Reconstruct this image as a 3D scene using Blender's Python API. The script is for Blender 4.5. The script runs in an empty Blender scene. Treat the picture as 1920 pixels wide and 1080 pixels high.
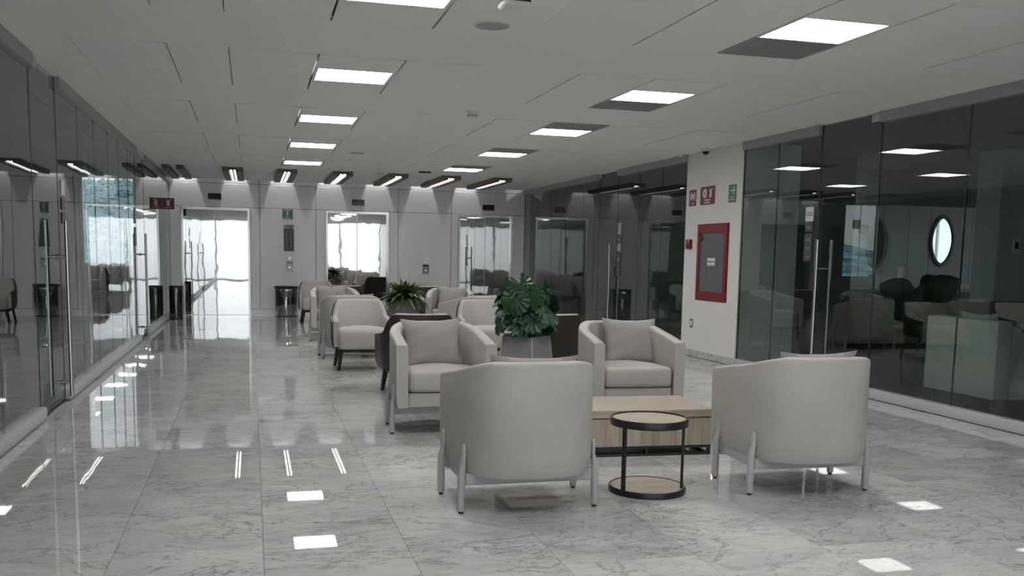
import bpy, bmesh, math, random
from mathutils import Vector, Matrix

random.seed(7)
S = bpy.context.scene
COL = S.collection
PI = math.pi
R = math.radians

# ------------------------------------------------------------------ camera
F_PX, CY_PX = 1783.87, 689.71
YAW, PITCH, ROLL, CAM_H = R(15.2968), R(6.7038), R(1.0429), 1.2562
cam = bpy.data.cameras.new('camera')
cam.sensor_fit = 'HORIZONTAL'
cam.sensor_width = 36.0
cam.lens = F_PX / 1920 * 36
cam.shift_y = (CY_PX - 540) / 1920
cam.clip_end = 8000
camo = bpy.data.objects.new('camera', cam)
COL.objects.link(camo)
fh = Vector((math.sin(YAW), math.cos(YAW), 0)); rt = Vector((math.cos(YAW), -math.sin(YAW), 0)); zz = Vector((0, 0, 1))
fw = math.cos(PITCH) * fh - math.sin(PITCH) * zz
up = math.sin(PITCH) * fh + math.cos(PITCH) * zz
r2 = math.cos(ROLL) * rt + math.sin(ROLL) * up
u2 = -math.sin(ROLL) * rt + math.cos(ROLL) * up
camo.matrix_world = Matrix(((r2.x, u2.x, -fw.x, 0), (r2.y, u2.y, -fw.y, 0), (r2.z, u2.z, -fw.z, CAM_H), (0, 0, 0, 1)))
S.camera = camo

# ------------------------------------------------------------------ light and exposure
S.view_settings.view_transform = 'Standard'
S.view_settings.look = 'None'
S.view_settings.gamma = 1.0
S.view_settings.exposure = 0.0
S.view_settings.use_curve_mapping = False
PANEL_POWER = 23.0
STRIP_POWER = 7.0
SKY_POWER = 2.15
SPOT_POWER = 105.0
W = bpy.data.worlds.new('sky'); S.world = W; W.use_nodes = True
nt = W.node_tree; nt.nodes.clear()
wo = nt.nodes.new('ShaderNodeOutputWorld'); bg = nt.nodes.new('ShaderNodeBackground')
tc = nt.nodes.new('ShaderNodeTexCoord'); sp = nt.nodes.new('ShaderNodeSeparateXYZ'); rp = nt.nodes.new('ShaderNodeValToRGB')
mr = nt.nodes.new('ShaderNodeMapRange'); mr.inputs['From Min'].default_value = -1; mr.inputs['From Max'].default_value = 1
nt.links.new(tc.outputs['Generated'], sp.inputs[0]); nt.links.new(sp.outputs['Z'], mr.inputs['Value']); nt.links.new(mr.outputs[0], rp.inputs[0])
e = rp.color_ramp.elements
e[0].position = 0.0; e[0].color = (.42, .43, .43, 1)
e[1].position = 1.0; e[1].color = (.50, .68, .95, 1)
for pos, c in ((.47, (.55, .57, .58, 1)), (.505, (.98, .985, 1.0, 1)), (.65, (.80, .90, 1.0, 1))):
    q = rp.color_ramp.elements.new(pos); q.color = c
nt.links.new(rp.outputs[0], bg.inputs[0]); bg.inputs[1].default_value = SKY_POWER
nt.links.new(bg.outputs[0], wo.inputs[0])
sun = bpy.data.lights.new('sun', 'SUN'); sun.energy = 2.0; sun.angle = R(2.0); sun.color = (1, .97, .92)
suno = bpy.data.objects.new('sun', sun); COL.objects.link(suno)
suno.rotation_euler = Vector((-.82, .25, -.62)).to_track_quat('-Z', 'Y').to_euler()

# ------------------------------------------------------------------ materials
MATS = {}
def pmat(name, col, rough=.5, metal=0.0, spec=.5, emit=None, estr=0.0, coat=0.0, coat_rough=.1):
    if name in MATS: return MATS[name]
    m = bpy.data.materials.new(name); m.use_nodes = True
    b = m.node_tree.nodes['Principled BSDF']
    b.inputs['Base Color'].default_value = (*col, 1)
    b.inputs['Roughness'].default_value = rough
    b.inputs['Metallic'].default_value = metal
    b.inputs['Specular IOR Level'].default_value = spec
    b.inputs['Coat Weight'].default_value = coat
    b.inputs['Coat Roughness'].default_value = coat_rough
    if emit:
        b.inputs['Emission Color'].default_value = (*emit, 1)
        b.inputs['Emission Strength'].default_value = estr
    MATS[name] = m
    return m
def nodes_of(m): return m.node_tree.nodes, m.node_tree.links, m.node_tree.nodes['Principled BSDF']
def add_noise_color(m, c0, c1, scale=(1, 1, 1), nscale=5.0, detail=4.0, lo=.35, hi=.65, bump=0.0, bump_dist=.002, dist=0.0):
    N, L, b = nodes_of(m)
    tc = N.new('ShaderNodeTexCoord'); mp = N.new('ShaderNodeMapping'); mp.inputs['Scale'].default_value = scale
    nz = N.new('ShaderNodeTexNoise'); nz.inputs['Scale'].default_value = nscale; nz.inputs['Detail'].default_value = detail
    nz.inputs['Distortion'].default_value = dist
    L.new(tc.outputs['Object'], mp.inputs[0]); L.new(mp.outputs[0], nz.inputs['Vector'])
    rp = N.new('ShaderNodeValToRGB'); rp.color_ramp.elements[0].position = lo; rp.color_ramp.elements[1].position = hi
    rp.color_ramp.elements[0].color = (*c0, 1); rp.color_ramp.elements[1].color = (*c1, 1)
    L.new(nz.outputs[0], rp.inputs[0]); L.new(rp.outputs[0], b.inputs['Base Color'])
    if bump:
        bp = N.new('ShaderNodeBump'); bp.inputs['Strength'].default_value = bump; bp.inputs['Distance'].default_value = bump_dist
        L.new(nz.outputs[0], bp.inputs['Height']); L.new(bp.outputs[0], b.inputs['Normal'])
    return m

def marble(name, base=(.64, .64, .63), dark=(.47, .47, .475), vein=(.13, .13, .14)):
    m = pmat(name, base, .018, spec=.5)
    N, L, b = nodes_of(m)
    tc = N.new('ShaderNodeTexCoord'); oi = N.new('ShaderNodeObjectInfo')
    cx = N.new('ShaderNodeCombineXYZ'); mu = N.new('ShaderNodeMath'); mu.operation = 'MULTIPLY'; mu.inputs[1].default_value = 97.0
    mu2 = N.new('ShaderNodeMath'); mu2.operation = 'MULTIPLY'; mu2.inputs[1].default_value = 41.0
    L.new(oi.outputs['Random'], mu.inputs[0]); L.new(oi.outputs['Random'], mu2.inputs[0])
    L.new(mu.outputs[0], cx.inputs[0]); L.new(mu2.outputs[0], cx.inputs[1]); L.new(mu.outputs[0], cx.inputs[2])
    ad = N.new('ShaderNodeVectorMath'); ad.operation = 'ADD'
    L.new(tc.outputs['Object'], ad.inputs[0]); L.new(cx.outputs[0], ad.inputs[1])
    def chain(rot, scale, nscale, detail, dist):
        mp = N.new('ShaderNodeMapping'); mp.inputs['Rotation'].default_value = (0, 0, rot); mp.inputs['Scale'].default_value = scale
        L.new(ad.outputs[0], mp.inputs[0])
        nz = N.new('ShaderNodeTexNoise'); nz.inputs['Scale'].default_value = nscale; nz.inputs['Detail'].default_value = detail
        nz.inputs['Roughness'].default_value = .62; nz.inputs['Distortion'].default_value = dist
        L.new(mp.outputs[0], nz.inputs['Vector']); return nz
    def ramp(nz, stops):
        rp = N.new('ShaderNodeValToRGB'); els = rp.color_ramp.elements
        els[0].position = stops[0][0]; els[0].color = (*[stops[0][1]] * 3, 1); els[1].position = stops[-1][0]; els[1].color = (*[stops[-1][1]] * 3, 1)
        for p, v in stops[1:-1]:
            q = els.new(p); q.color = (v, v, v, 1)
        L.new(nz.outputs[0], rp.inputs[0]); return rp
    cloud = ramp(chain(.15, (1, 1.7, 1), 1.7, 6, 1.0), [(.36, 0), (.64, 1)])
    streak = ramp(chain(.28, (1.2, 4.5, 1), 3.6, 8, 1.2), [(.36, 1), (.47, 0), (.9, 0)])
    v1 = ramp(chain(.34, (1, 2.4, 1), 2.6, 10, 2.0), [(0, 0), (.482, 0), (.50, 1), (.516, 0), (1, 0)])
    v2 = ramp(chain(-.30, (1.3, 2.6, 1), 4.0, 10, 2.4), [(0, 0), (.550, 0), (.575, 1), (.597, 0), (1, 0)])
    spots = ramp(chain(.25, (2.0, 6, 1), 7.0, 4, .5), [(.0, 1), (.25, 1), (.315, 0), (1, 0)])
    def mix(fac_out, strength, a, bcol):
        mx = N.new('ShaderNodeMix'); mx.data_type = 'RGBA'
        ml = N.new('ShaderNodeMath'); ml.operation = 'MULTIPLY'; ml.inputs[1].default_value = strength
        L.new(fac_out, ml.inputs[0]); L.new(ml.outputs[0], mx.inputs[0])
        if isinstance(a, tuple): mx.inputs[6].default_value = (*a, 1)
        else: L.new(a, mx.inputs[6])
        mx.inputs[7].default_value = (*bcol, 1)
        return mx.outputs[2]
    c = mix(cloud.outputs[0], .75, base, dark)
    c = mix(streak.outputs[0], .30, c, (.38, .38, .385))
    mask = ramp(chain(.5, (1, 1.5, 1), 1.5, 4, .4), [(.42, 0), (.60, 1)])
    mask2 = ramp(chain(-.4, (1.3, 1, 1), 1.9, 4, .4), [(.45, 0), (.62, 1)])
    def mul(a, b2):
        n = N.new('ShaderNodeMath'); n.operation = 'MULTIPLY'; L.new(a, n.inputs[0]); L.new(b2, n.inputs[1]); return n.outputs[0]
    c = mix(mul(v1.outputs[0], mask.outputs[0]), .75, c, vein)
    c = mix(mul(v2.outputs[0], mask2.outputs[0]), .75, c, vein)
    crack = ramp(chain(.55, (1, 1.6, 1), .9, 11, 1.2), [(0, 0), (.494, 0), (.50, 1), (.506, 0), (1, 0)])
    c = mix(crack.outputs[0], .7, c, vein)
    c = mix(spots.outputs[0], .75, c, vein)
    tone = N.new('ShaderNodeMapRange'); tone.inputs['To Min'].default_value = .84; tone.inputs['To Max'].default_value = 1.08
    L.new(oi.outputs['Random'], tone.inputs[0])
    sc = N.new('ShaderNodeVectorMath'); sc.operation = 'SCALE'
    L.new(c, sc.inputs[0]); L.new(tone.outputs[0], sc.inputs['Scale']); L.new(sc.outputs[0], b.inputs['Base Color'])
    return m

def wood(name, c0, c1, axis='X', rough=.45):
    m = pmat(name, c0, rough)
    s = {'X': (.8, 14, 14), 'Z': (14, 14, .8), 'Y': (14, .8, 14)}[axis]
    return add_noise_color(m, c0, c1, scale=s, nscale=3.2, detail=5, lo=.3, hi=.7, dist=.4)

def glass(name, tint, f0=.08, wav=.0):
    if name in MATS: return MATS[name]
    m = bpy.data.materials.new(name); m.use_nodes = True
    N, L = m.node_tree.nodes, m.node_tree.links; N.clear()
    out = N.new('ShaderNodeOutputMaterial'); mx = N.new('ShaderNodeMixShader'); tr = N.new('ShaderNodeBsdfTransparent'); gl = N.new('ShaderNodeBsdfGlossy')
    gl.inputs['Roughness'].default_value = 0.0; gl.inputs['Color'].default_value = (.94, .98, .97, 1)
    tr.inputs['Color'].default_value = (*tint, 1)
    ge = N.new('ShaderNodeNewGeometry'); dt = N.new('ShaderNodeVectorMath'); dt.operation = 'DOT_PRODUCT'
    L.new(ge.outputs['Normal'], dt.inputs[0]); L.new(ge.outputs['Incoming'], dt.inputs[1])
    def mth(op, a, b=None):
        n = N.new('ShaderNodeMath'); n.operation = op
        for i, v in enumerate((a, b)):
            if v is None: continue
            if isinstance(v, (int, float)): n.inputs[i].default_value = v
            else: L.new(v, n.inputs[i])
        return n.outputs[0]
    c = mth('ABSOLUTE', dt.outputs['Value'])
    p = mth('POWER', mth('SUBTRACT', 1.0, c), 5.0)
    fr = mth('ADD', mth('MULTIPLY', p, 1 - f0), f0)
    fr = mth('MULTIPLY', fr, mth('SUBTRACT', 1.0, ge.outputs['Backfacing']))
    L.new(fr, mx.inputs[0]); L.new(tr.outputs[0], mx.inputs[1]); L.new(gl.outputs[0], mx.inputs[2]); L.new(mx.outputs[0], out.inputs[0])
    if wav:
        tc = N.new('ShaderNodeTexCoord'); nz = N.new('ShaderNodeTexNoise'); nz.inputs['Scale'].default_value = 1.3; nz.inputs['Detail'].default_value = 1.0
        bp = N.new('ShaderNodeBump'); bp.inputs['Strength'].default_value = 1.0; bp.inputs['Distance'].default_value = wav
        L.new(tc.outputs['Object'], nz.inputs['Vector']); L.new(nz.outputs[0], bp.inputs['Height']); L.new(bp.outputs[0], gl.inputs['Normal'])
    MATS[name] = m
    return m

M_marble = marble('polished_marble')
M_sub = pmat('grout', (.40, .40, .40), .6)
M_ceil = pmat('ceiling_paint', (.84, .835, .825), .9)
M_tile = add_noise_color(pmat('ceiling_tile', (.80, .795, .79), .9), (.84, .835, .83), (.86, .855, .85), nscale=60, detail=2)
M_groove = pmat('dark_groove', (.05, .05, .05), .9)
M_panelw = pmat('grey_wall_panel', (.78, .78, .80), .38)
M_white = add_noise_color(pmat('white_wall_paint', (.72, .71, .69), .8), (.71, .70, .68), (.73, .72, .70), nscale=2)
M_head = pmat('brushed_header', (.38, .38, .38), .45, .3)
M_curb = pmat('pale_curb', (.50, .50, .51), .4)
M_joint = pmat('black_joint', (.012, .014, .014), .5)
M_glassL = glass('clear_partition_glass', (.86, .91, .90), .16, .0013)
M_glassR = glass('grey_partition_glass', (.80, .86, .845), .115, .0003)
M_glassW = glass('window_glass', (.95, .96, .96), .06)
M_steel = pmat('stainless_steel', (.60, .60, .60), .22, 1.0)
M_chrome = pmat('dark_polished_steel', (.42, .42, .43), .10, 1.0)
M_black = pmat('black_metal', (.012, .012, .015), .38)
M_blackpl = pmat('black_plastic', (.015, .015, .015), .35)
M_blackgl = pmat('black_gloss', (.008, .008, .009), .12)
M_leather = add_noise_color(pmat('greige_leather', (.43, .415, .385), .52), (.41, .395, .365), (.45, .435, .405), nscale=3.0, detail=3, bump=.04, bump_dist=.002)
M_pillow = add_noise_color(pmat('taupe_fabric', (.315, .30, .285), .8), (.30, .285, .27), (.33, .315, .30), nscale=220, detail=2, bump=.05, bump_dist=.0008)
M_legpaint = pmat('pale_grey_paint', (.43, .44, .46), .42)
M_fabric = add_noise_color(pmat('pale_upholstery', (.44, .42, .40), .85), (.425, .405, .385), (.455, .435, .415), nscale=200, detail=2)
M_shell = pmat('dark_brown_shell', (.030, .024, .020), .45)
M_blackwood = pmat('black_wood', (.014, .013, .013), .45)
M_oakX = wood('pale_oak_long', (.46, .39, .31), (.33, .28, .22), 'X')
M_oakZ = wood('pale_oak_upright', (.48, .41, .33), (.31, .26, .20), 'Z')
M_fin = wood('dark_walnut', (.17, .14, .12), (.10, .082, .07), 'Y', .5)
M_red = pmat('red_enamel', (.20, .006, .012), .35)
M_redsign = pmat('sign_red', (.15, .005, .012), .4)
M_green = pmat('sign_green', (.015, .14, .075), .35)
M_cream = pmat('sign_cream', (.80, .79, .70), .5)
M_darksign = pmat('sign_dark', (.05, .05, .052), .4)
M_greysign = pmat('sign_grey', (.30, .30, .31), .4)
M_whitepl = pmat('white_plastic', (.78, .78, .77), .4)
M_darktext = pmat('dark_lettering', (.02, .02, .02), .6)
M_planter = pmat('grey_planter', (.27, .27, .275), .5)
M_edgehighlight = pmat('planter_edge_highlight', (.55, .55, .54), .4)
M_soil = add_noise_color(pmat('soil', (.03, .022, .016), .95), (.018, .013, .01), (.05, .036, .026), nscale=60)
def leafmat(name, c0, c1, rough=.38):
    return add_noise_color(pmat(name, c0, rough), c0, c1, nscale=9, detail=2)
M_leaf = leafmat('dark_leaf', (.008, .042, .016), (.022, .085, .032))
M_leaf2 = leafmat('bright_leaf', (.07, .26, .030), (.10, .33, .05))
M_fern = leafmat('olive_leaf', (.050, .090, .012), (.11, .155, .028))
M_stem = pmat('brown_stem', (.07, .06, .045), .7)
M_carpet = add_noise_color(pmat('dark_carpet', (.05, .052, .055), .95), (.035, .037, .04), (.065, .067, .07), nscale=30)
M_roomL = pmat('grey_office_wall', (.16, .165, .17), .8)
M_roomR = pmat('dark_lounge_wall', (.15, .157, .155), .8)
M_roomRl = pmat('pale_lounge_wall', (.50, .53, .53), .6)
M_diff = pmat('light_diffuser', (.9, .9, .9), .5, emit=(1, .985, .96), estr=PANEL_POWER)
M_strip = pmat('led_strip', (.9, .9, .9), .5, emit=(1, .97, .93), estr=STRIP_POWER)
M_frame = pmat('white_light_frame', (.70, .70, .69), .5)
M_grille = pmat('grey_grille', (.27, .275, .285), .6)
M_concrete = add_noise_color(pmat('pale_wall', (.6, .6, .58), .8), (.55, .55, .53), (.65, .65, .63), nscale=1)

def steel_door():
    m = pmat('polished_lift_door', (.68, .68, .685), .022, 1.0)
    N, L, b = nodes_of(m)
    tc = N.new('ShaderNodeTexCoord'); mp = N.new('ShaderNodeMapping'); mp.inputs['Scale'].default_value = (1.5, 1, 1.3)
    nz = N.new('ShaderNodeTexNoise'); nz.inputs['Scale'].default_value = 2.2; nz.inputs['Detail'].default_value = 1.5
    bp = N.new('ShaderNodeBump'); bp.inputs['Strength'].default_value = 1.0; bp.inputs['Distance'].default_value = .0006
    L.new(tc.outputs['Object'], mp.inputs[0]); L.new(mp.outputs[0], nz.inputs['Vector']); L.new(nz.outputs[0], bp.inputs['Height']); L.new(bp.outputs[0], b.inputs['Normal'])
    return m
M_lift = steel_door()

# ------------------------------------------------------------------ mesh helpers
def bx(bm, x0, x1, y0, y1, z0, z1, bev=0.0, seg=1):
    mt = Matrix.Translation(((x0 + x1) / 2, (y0 + y1) / 2, (z0 + z1) / 2)) @ Matrix.Diagonal((abs(x1 - x0), abs(y1 - y0), abs(z1 - z0), 1))
    r = bmesh.ops.create_cube(bm, size=1, matrix=mt)
    if bev:
        ed = list({e for v in r['verts'] for e in v.link_edges})
        bmesh.ops.bevel(bm, geom=ed, offset=bev, segments=seg, profile=.5, affect='EDGES', clamp_overlap=True)
    return bm
def B(*a, **k): return bx(bmesh.new(), *a, **k)
def cone(bm, p0, p1, r0, r1=None, seg=16):
    p0, p1 = Vector(p0), Vector(p1); r1 = r0 if r1 is None else r1
    d = p1 - p0
    mt = Matrix.Translation((p0 + p1) / 2) @ d.to_track_quat('Z', 'Y').to_matrix().to_4x4()
    bmesh.ops.create_cone(bm, cap_ends=True, segments=seg, radius1=r0, radius2=r1, depth=d.length, matrix=mt)
    return bm
def CY(p0, p1, r0, r1=None, seg=16): return cone(bmesh.new(), p0, p1, r0, r1, seg)
def rings(bm, loops, closed=True, cap0=True, cap1=True):
    vs = [[bm.verts.new(p) for p in lp] for lp in loops]
    n = len(vs[0])
    for a, b in zip(vs, vs[1:]):
        for i in range(n if closed else n - 1):
            j = (i + 1) % n
            bm.faces.new((a[i], a[j], b[j], b[i]))
    if cap0: bm.faces.new(list(reversed(vs[0])))
    if cap1: bm.faces.new(vs[-1])
    return bm
def lathe(bm, prof, c=(0, 0, 0), seg=28, sx=1.0, sy=1.0):
    loops = [[(c[0] + r * sx * math.cos(2 * PI * i / seg), c[1] + r * sy * math.sin(2 * PI * i / seg), c[2] + z) for i in range(seg)] for r, z in prof]
    return rings(bm, loops)
def tube(bm, pts, r, seg=8):
    pts = [Vector(p) for p in pts]; loops = []
    rr = r if isinstance(r, (list, tuple)) else [r] * len(pts)
    for i, p in enumerate(pts):
        d = (pts[min(i + 1, len(pts) - 1)] - pts[max(i - 1, 0)]).normalized()
        a = d.orthogonal().normalized() if i == 0 else (a - d * a.dot(d)).normalized()
        b = d.cross(a)
        loops.append([p + (a * math.cos(2 * PI * k / seg) + b * math.sin(2 * PI * k / seg)) * rr[i] for k in range(seg)])
    return rings(bm, loops)
def prism(bm, poly, z0, z1):
    return rings(bm, [[(x, y, z0) for x, y in poly], [(x, y, z1) for x, y in poly]])
def obj(name, bm, mat, parent=None, smooth=None, loc=None):
    bmesh.ops.recalc_face_normals(bm, faces=bm.faces)
    me = bpy.data.meshes.new(name); bm.to_mesh(me); bm.free()
    if smooth is not None:
        me.polygons.foreach_set('use_smooth', [True] * len(me.polygons))
        me.set_sharp_from_angle(angle=R(smooth))
    me.materials.append(mat)
    o = bpy.data.objects.new(name, me); COL.objects.link(o)
    if parent is not None: o.parent = parent
    if loc is not None: o.location = loc
    return o
def inst(src, loc, parent=None, rot=None, scale=None, name=None):
    o = src.copy(); COL.objects.link(o); o.location = loc
    if name: o.name = name
    o.parent = parent if parent is not None else src.parent
    if rot is not None: o.rotation_euler = rot
    if scale is not None: o.scale = scale
    return o
def tag(o, label, cat, group=None, kind=None):
    o['label'] = label; o['category'] = cat
    if group: o['group'] = group
    if kind: o['kind'] = kind
    return o
def thing(name, label, cat, loc=(0, 0, 0), rotz=0.0, group=None, kind=None, mtx=None):
    o = bpy.data.objects.new(name, None); COL.objects.link(o); o.empty_display_size = .1
    o.location = loc; o.rotation_euler = (0, 0, rotz)
    if mtx is not None: o.matrix_world = mtx
    return tag(o, label, cat, group, kind)
def dup(root, loc, rotz, label):
    r = root.copy(); COL.objects.link(r); r.location = loc; r.rotation_euler = (0, 0, rotz); r['label'] = label
    for ch in list(root.children):
        c = ch.copy(); COL.objects.link(c); c.parent = r
        for g in ch.children:
            d = g.copy(); COL.objects.link(d); d.parent = c
    return r
def wall_frame(face, x, y, z):
    ax = {'-Y': ((1, 0, 0), (0, 0, 1), (0, -1, 0)), '-X': ((0, -1, 0), (0, 0, 1), (-1, 0, 0)), '+X': ((0, 1, 0), (0, 0, 1), (1, 0, 0))}[face]
    a, b, c = ax
    return Matrix(((a[0], b[0], c[0], x), (a[1], b[1], c[1], y), (a[2], b[2], c[2], z), (0, 0, 0, 1)))
def text(name, s, size, mat, parent, loc, depth=.0008, sx=1.0):
    cu = bpy.data.curves.new(name, 'FONT'); cu.body = s; cu.size = size; cu.align_x = 'CENTER'; cu.align_y = 'CENTER'; cu.extrude = depth; cu.resolution_u = 2
    t = bpy.data.objects.new(name + '_src', cu); COL.objects.link(t)
    dg = bpy.context.evaluated_depsgraph_get()
    me = bpy.data.meshes.new_from_object(t.evaluated_get(dg)); me.name = name
    bpy.data.objects.remove(t); bpy.data.curves.remove(cu)
    me.materials.clear(); me.materials.append(mat)
    o = bpy.data.objects.new(name, me); COL.objects.link(o); o.parent = parent; o.location = loc; o.scale = (sx, 1, 1)
    return o

# ------------------------------------------------------------------ main dimensions
XL, XR, D, C, Y0 = -1.521, 5.560, 19.543, 2.620, -4.0

# ================================================================== SETTING
# floor: subfloor + marble slabs
floor = tag(obj('floor', B(XL - .06, XR + .06, Y0, D, -.06, -.011), M_sub), 'polished pale grey veined marble floor of the lobby', 'floor', kind='structure')
g = .0009
XS = [-1.385, -1.17, -.57, .03, .63, 1.22, 1.81, 2.42, 3.03, 3.63, 4.23, 4.83, 5.20]
slab_cache = {}
def slab(w, h):
    k = (round(w, 4), round(h, 4))
    if k not in slab_cache:
        o = obj('marble_slab', B(-w / 2 + g, w / 2 - g, -h / 2 + g, h / 2 - g, -.0108, 0), M_marble, floor)
        slab_cache[k] = o
        o['first'] = 1
        return o, True
    return slab_cache[k], False
def put_slab(x0, x1, y0, y1):
    o, new = slab(x1 - x0, y1 - y0)
    p = ((x0 + x1) / 2, (y0 + y1) / 2, 0)
    if new: o.location = p
    else: inst(o, p, floor)
for i in range(len(XS) - 1):
    y = -5.95 + (.5 if i % 2 else 0.0) + .05
    while y < D - .01:
        st = 2.0 if y < -.5 else 1.0
        a, b_ = max(y, Y0), min(y + st, D - .002)
        if b_ - a > .03: put_slab(XS[i], XS[i + 1], a, b_)
        y += st
for (a, b_) in ((XL + .06, XS[0]), (XS[-1], XR - .06)):
    y = Y0
    while y < D - .01:
        put_slab(a, b_, y, min(y + 2.0, D - .002)); y += 2.0
for o in slab_cache.values(): del o['first']

# ceiling with sunken tile fields
ROWS = (0.0, .50, 1.02, 1.52)
FIELDS = []
for k in range(-3, 4):
    yy = 6.91 + 2.52 * k
    FIELDS += [(-1.14, 1, yy, 'LL', k), (-.14, 3, yy, 'L', k), (2.385, 3, yy + .03, 'R', k), (4.585, 1, yy + .02, 'RR', k)]
TW = .607
xs = sorted({XL - .05, XR + .05} | {round(f[0], 4) for f in FIELDS} | {round(f[0] + f[1] * TW, 4) for f in FIELDS})
ys = sorted({Y0, D - .15} | {round(f[2], 4) for f in FIELDS} | {round(f[2] + 1.52, 4) for f in FIELDS})
bm = bmesh.new()
def in_field(x, y): return any(f[0] < x < f[0] + f[1] * TW and f[2] < y < f[2] + 1.52 for f in FIELDS)
for i in range(len(xs) - 1):
    for j in range(len(ys) - 1):
        if not in_field((xs[i] + xs[i + 1]) / 2, (ys[j] + ys[j + 1]) / 2):
            bx(bm, xs[i], xs[i + 1], ys[j], ys[j + 1], C, C + .03)
bx(bm, XL - .05, XR + .05, Y0, D - .15, C + .07, C + .10); bx(bm, XL - .05, XR + .05, D - .19, D - .15, C, C + 1.0); bx(bm, XL - .05, XR + .05, D - .19, D + .2, C + 1.0, C + 1.04)
bmesh.ops.remove_doubles(bm, verts=bm.verts, dist=1e-5)
ceiling = tag(obj('ceiling', bm, M_ceil), 'white lobby ceiling with sunken panel fields', 'ceiling', kind='structure')
obj('plenum_lining', B(XL, XR, Y0 + .01, D - .19, C + .045, C + .055), M_groove, ceiling)
GX, GY = .007, .0013
tile_src = {}
def ceil_tile(x, y, h):
    k = round(h, 3); p = (x + TW / 2, y + h / 2, C - .004)
    if k not in tile_src:
        tile_src[k] = obj('ceiling_tile', B(-TW / 2 + GX, TW / 2 - GX, -h / 2 + GY, h / 2 - GY, 0, .014), M_tile, ceiling, loc=p)
    else: inst(tile_src[k], p, ceiling)
ORD = {-3: 'row start behind the viewer', -2: 'just behind the viewer', -1: 'nearest the viewer', 0: 'second from the viewer', 1: 'third from the viewer', 2: 'fourth from the viewer', 3: 'farthest, beside the wooden beam lamps'}
ORDW = {-1: 'nearest', 0: 'second', 1: 'third', 2: 'fourth', 3: 'fifth'}
lt_src = None
def ceiling_light(x, y, side, k):
    global lt_src
    h = ROWS[2] - ROWS[1]; p = (x + TW / 2, y + ROWS[1] + h / 2, C - .004)
    lab = 'square glowing ceiling panel in the %s row, %s' % ('left' if side == 'L' else 'right', ORD[k])
    if lt_src is None:
        t = thing('ceiling_light', lab, 'ceiling light', p, 0, 'recessed ceiling light panels')
        w, hh = TW / 2 - GX, h / 2 - GY
        f = bmesh.new()
        for (a, b_, c, d) in ((-w, -w + .022, -hh, hh), (w - .022, w, -hh, hh), (-w + .022, w - .022, -hh, -hh + .010), (-w + .022, w - .022, hh - .010, hh)):
            bx(f, a, b_, c, d, 0, .02)
        obj('frame', f, M_frame, t)
        obj('diffuser', B(-w + .022, w - .022, -hh + .010, hh - .010, .008, .018), M_diff, t)
        lt_src = t
    else: dup(lt_src, p, 0, lab)
gr_src = None
def grille(x, y, r, k):
    global gr_src
    y0, y1 = ROWS[r], ROWS[r + 1]
    p = (x + TW / 2, y + (y0 + y1) / 2, C - .004)
    lab = {-1: 'grey return air panel beyond the nearest right ceiling light', 0: 'grey return air panel beyond the second right ceiling light', 1: 'grey return air panel before the third right ceiling light', 2: 'grey return air panel before the fourth right ceiling light', 3: 'grey return air panel before the farthest right ceiling light'}[k]
    w, hh = TW / 2 - GX, .25 - GY
    if gr_src is None:
        t = thing('air_grille', lab, 'air vent', p, 0, 'return air panels in the right row')
        f = bmesh.new()
        for (a, b_, c, d) in ((-w, -w + .014, -hh, hh), (w - .014, w, -hh, hh), (-w + .014, w - .014, -hh, -hh + .014), (-w + .014, w - .014, hh - .014, hh)):
            bx(f, a, b_, c, d, 0, .02)
        obj('frame', f, pmat('grille_frame', (.40, .40, .41), .5), t)
        sl = None
        n = 17
        for i in range(n):
            q = -hh + .014 + (i + .5) * (2 * hh - .028) / n
            if sl is None: sl = obj('slat', B(-w + .014, w - .014, -.0125, .0125, .004, .012), M_grille, t, loc=(0, q, 0))
            else: inst(sl, (0, q, 0), t)
        gr_src = t
    else: dup(gr_src, p, 0, lab)
for (fx, n, fy, side, k) in FIELDS:
    for c in range(n):
        for r in range(3):
            x, y = fx + c * TW, fy
            if n == 3 and c == 1 and r == 1 and k >= -3: ceiling_light(x, y, side, k); continue
            if side == 'R' and c == 1 and ((r == 2 and k in (-1, 0)) or (r == 0 and k in (1, 2, 3))): grille(x, y, r, k); continue
            ceil_tile(x, y + ROWS[r], ROWS[r + 1] - ROWS[r])

# far wall with lifts
wf = tag(obj('wall_far', (lambda b: (bx(b, XL - .06, XR + .06, D + .16, D + .22, 0, C + 1.02), bx(b, XL - .12, XL + .001, D - .015, D + .2, 0, C + 1.02), bx(b, XR - .001, XR + .12, D - .015, D + .2, 0, C + 1.02), bx(b, XL, XR, D - .003, D + .16, C + .0, C + 1.02), b)[-1])(bmesh.new()), M_panelw), 'grey panelled far wall holding three lifts', 'wall', kind='structure')
seams = [XL, .149, 1.233, 2.885, 3.984, XR]
lifts = [(-1.290, -.065), (1.456, 2.661), (4.166, 5.277)]
pg = .004
def panel(x0, x1, z0, z1): obj('wall_panel', B(x0 + pg, x1 - pg, D - .012, D + .10, z0 + pg, z1 - pg, .002), M_panelw, wf)
obj('panel_backing', (lambda b: (bx(b, XL, lifts[0][0], D + .06, D + .16, 0, C), bx(b, lifts[0][1], lifts[1][0], D + .06, D + .16, 0, C), bx(b, lifts[1][1], lifts[2][0], D + .06, D + .16, 0, C), bx(b, lifts[2][1], XR, D + .06, D + .16, 0, C), bx(b, XL, XR, D + .06, D + .16, 2.07, C), b)[-1])(bmesh.new()), M_groove, wf)
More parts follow.
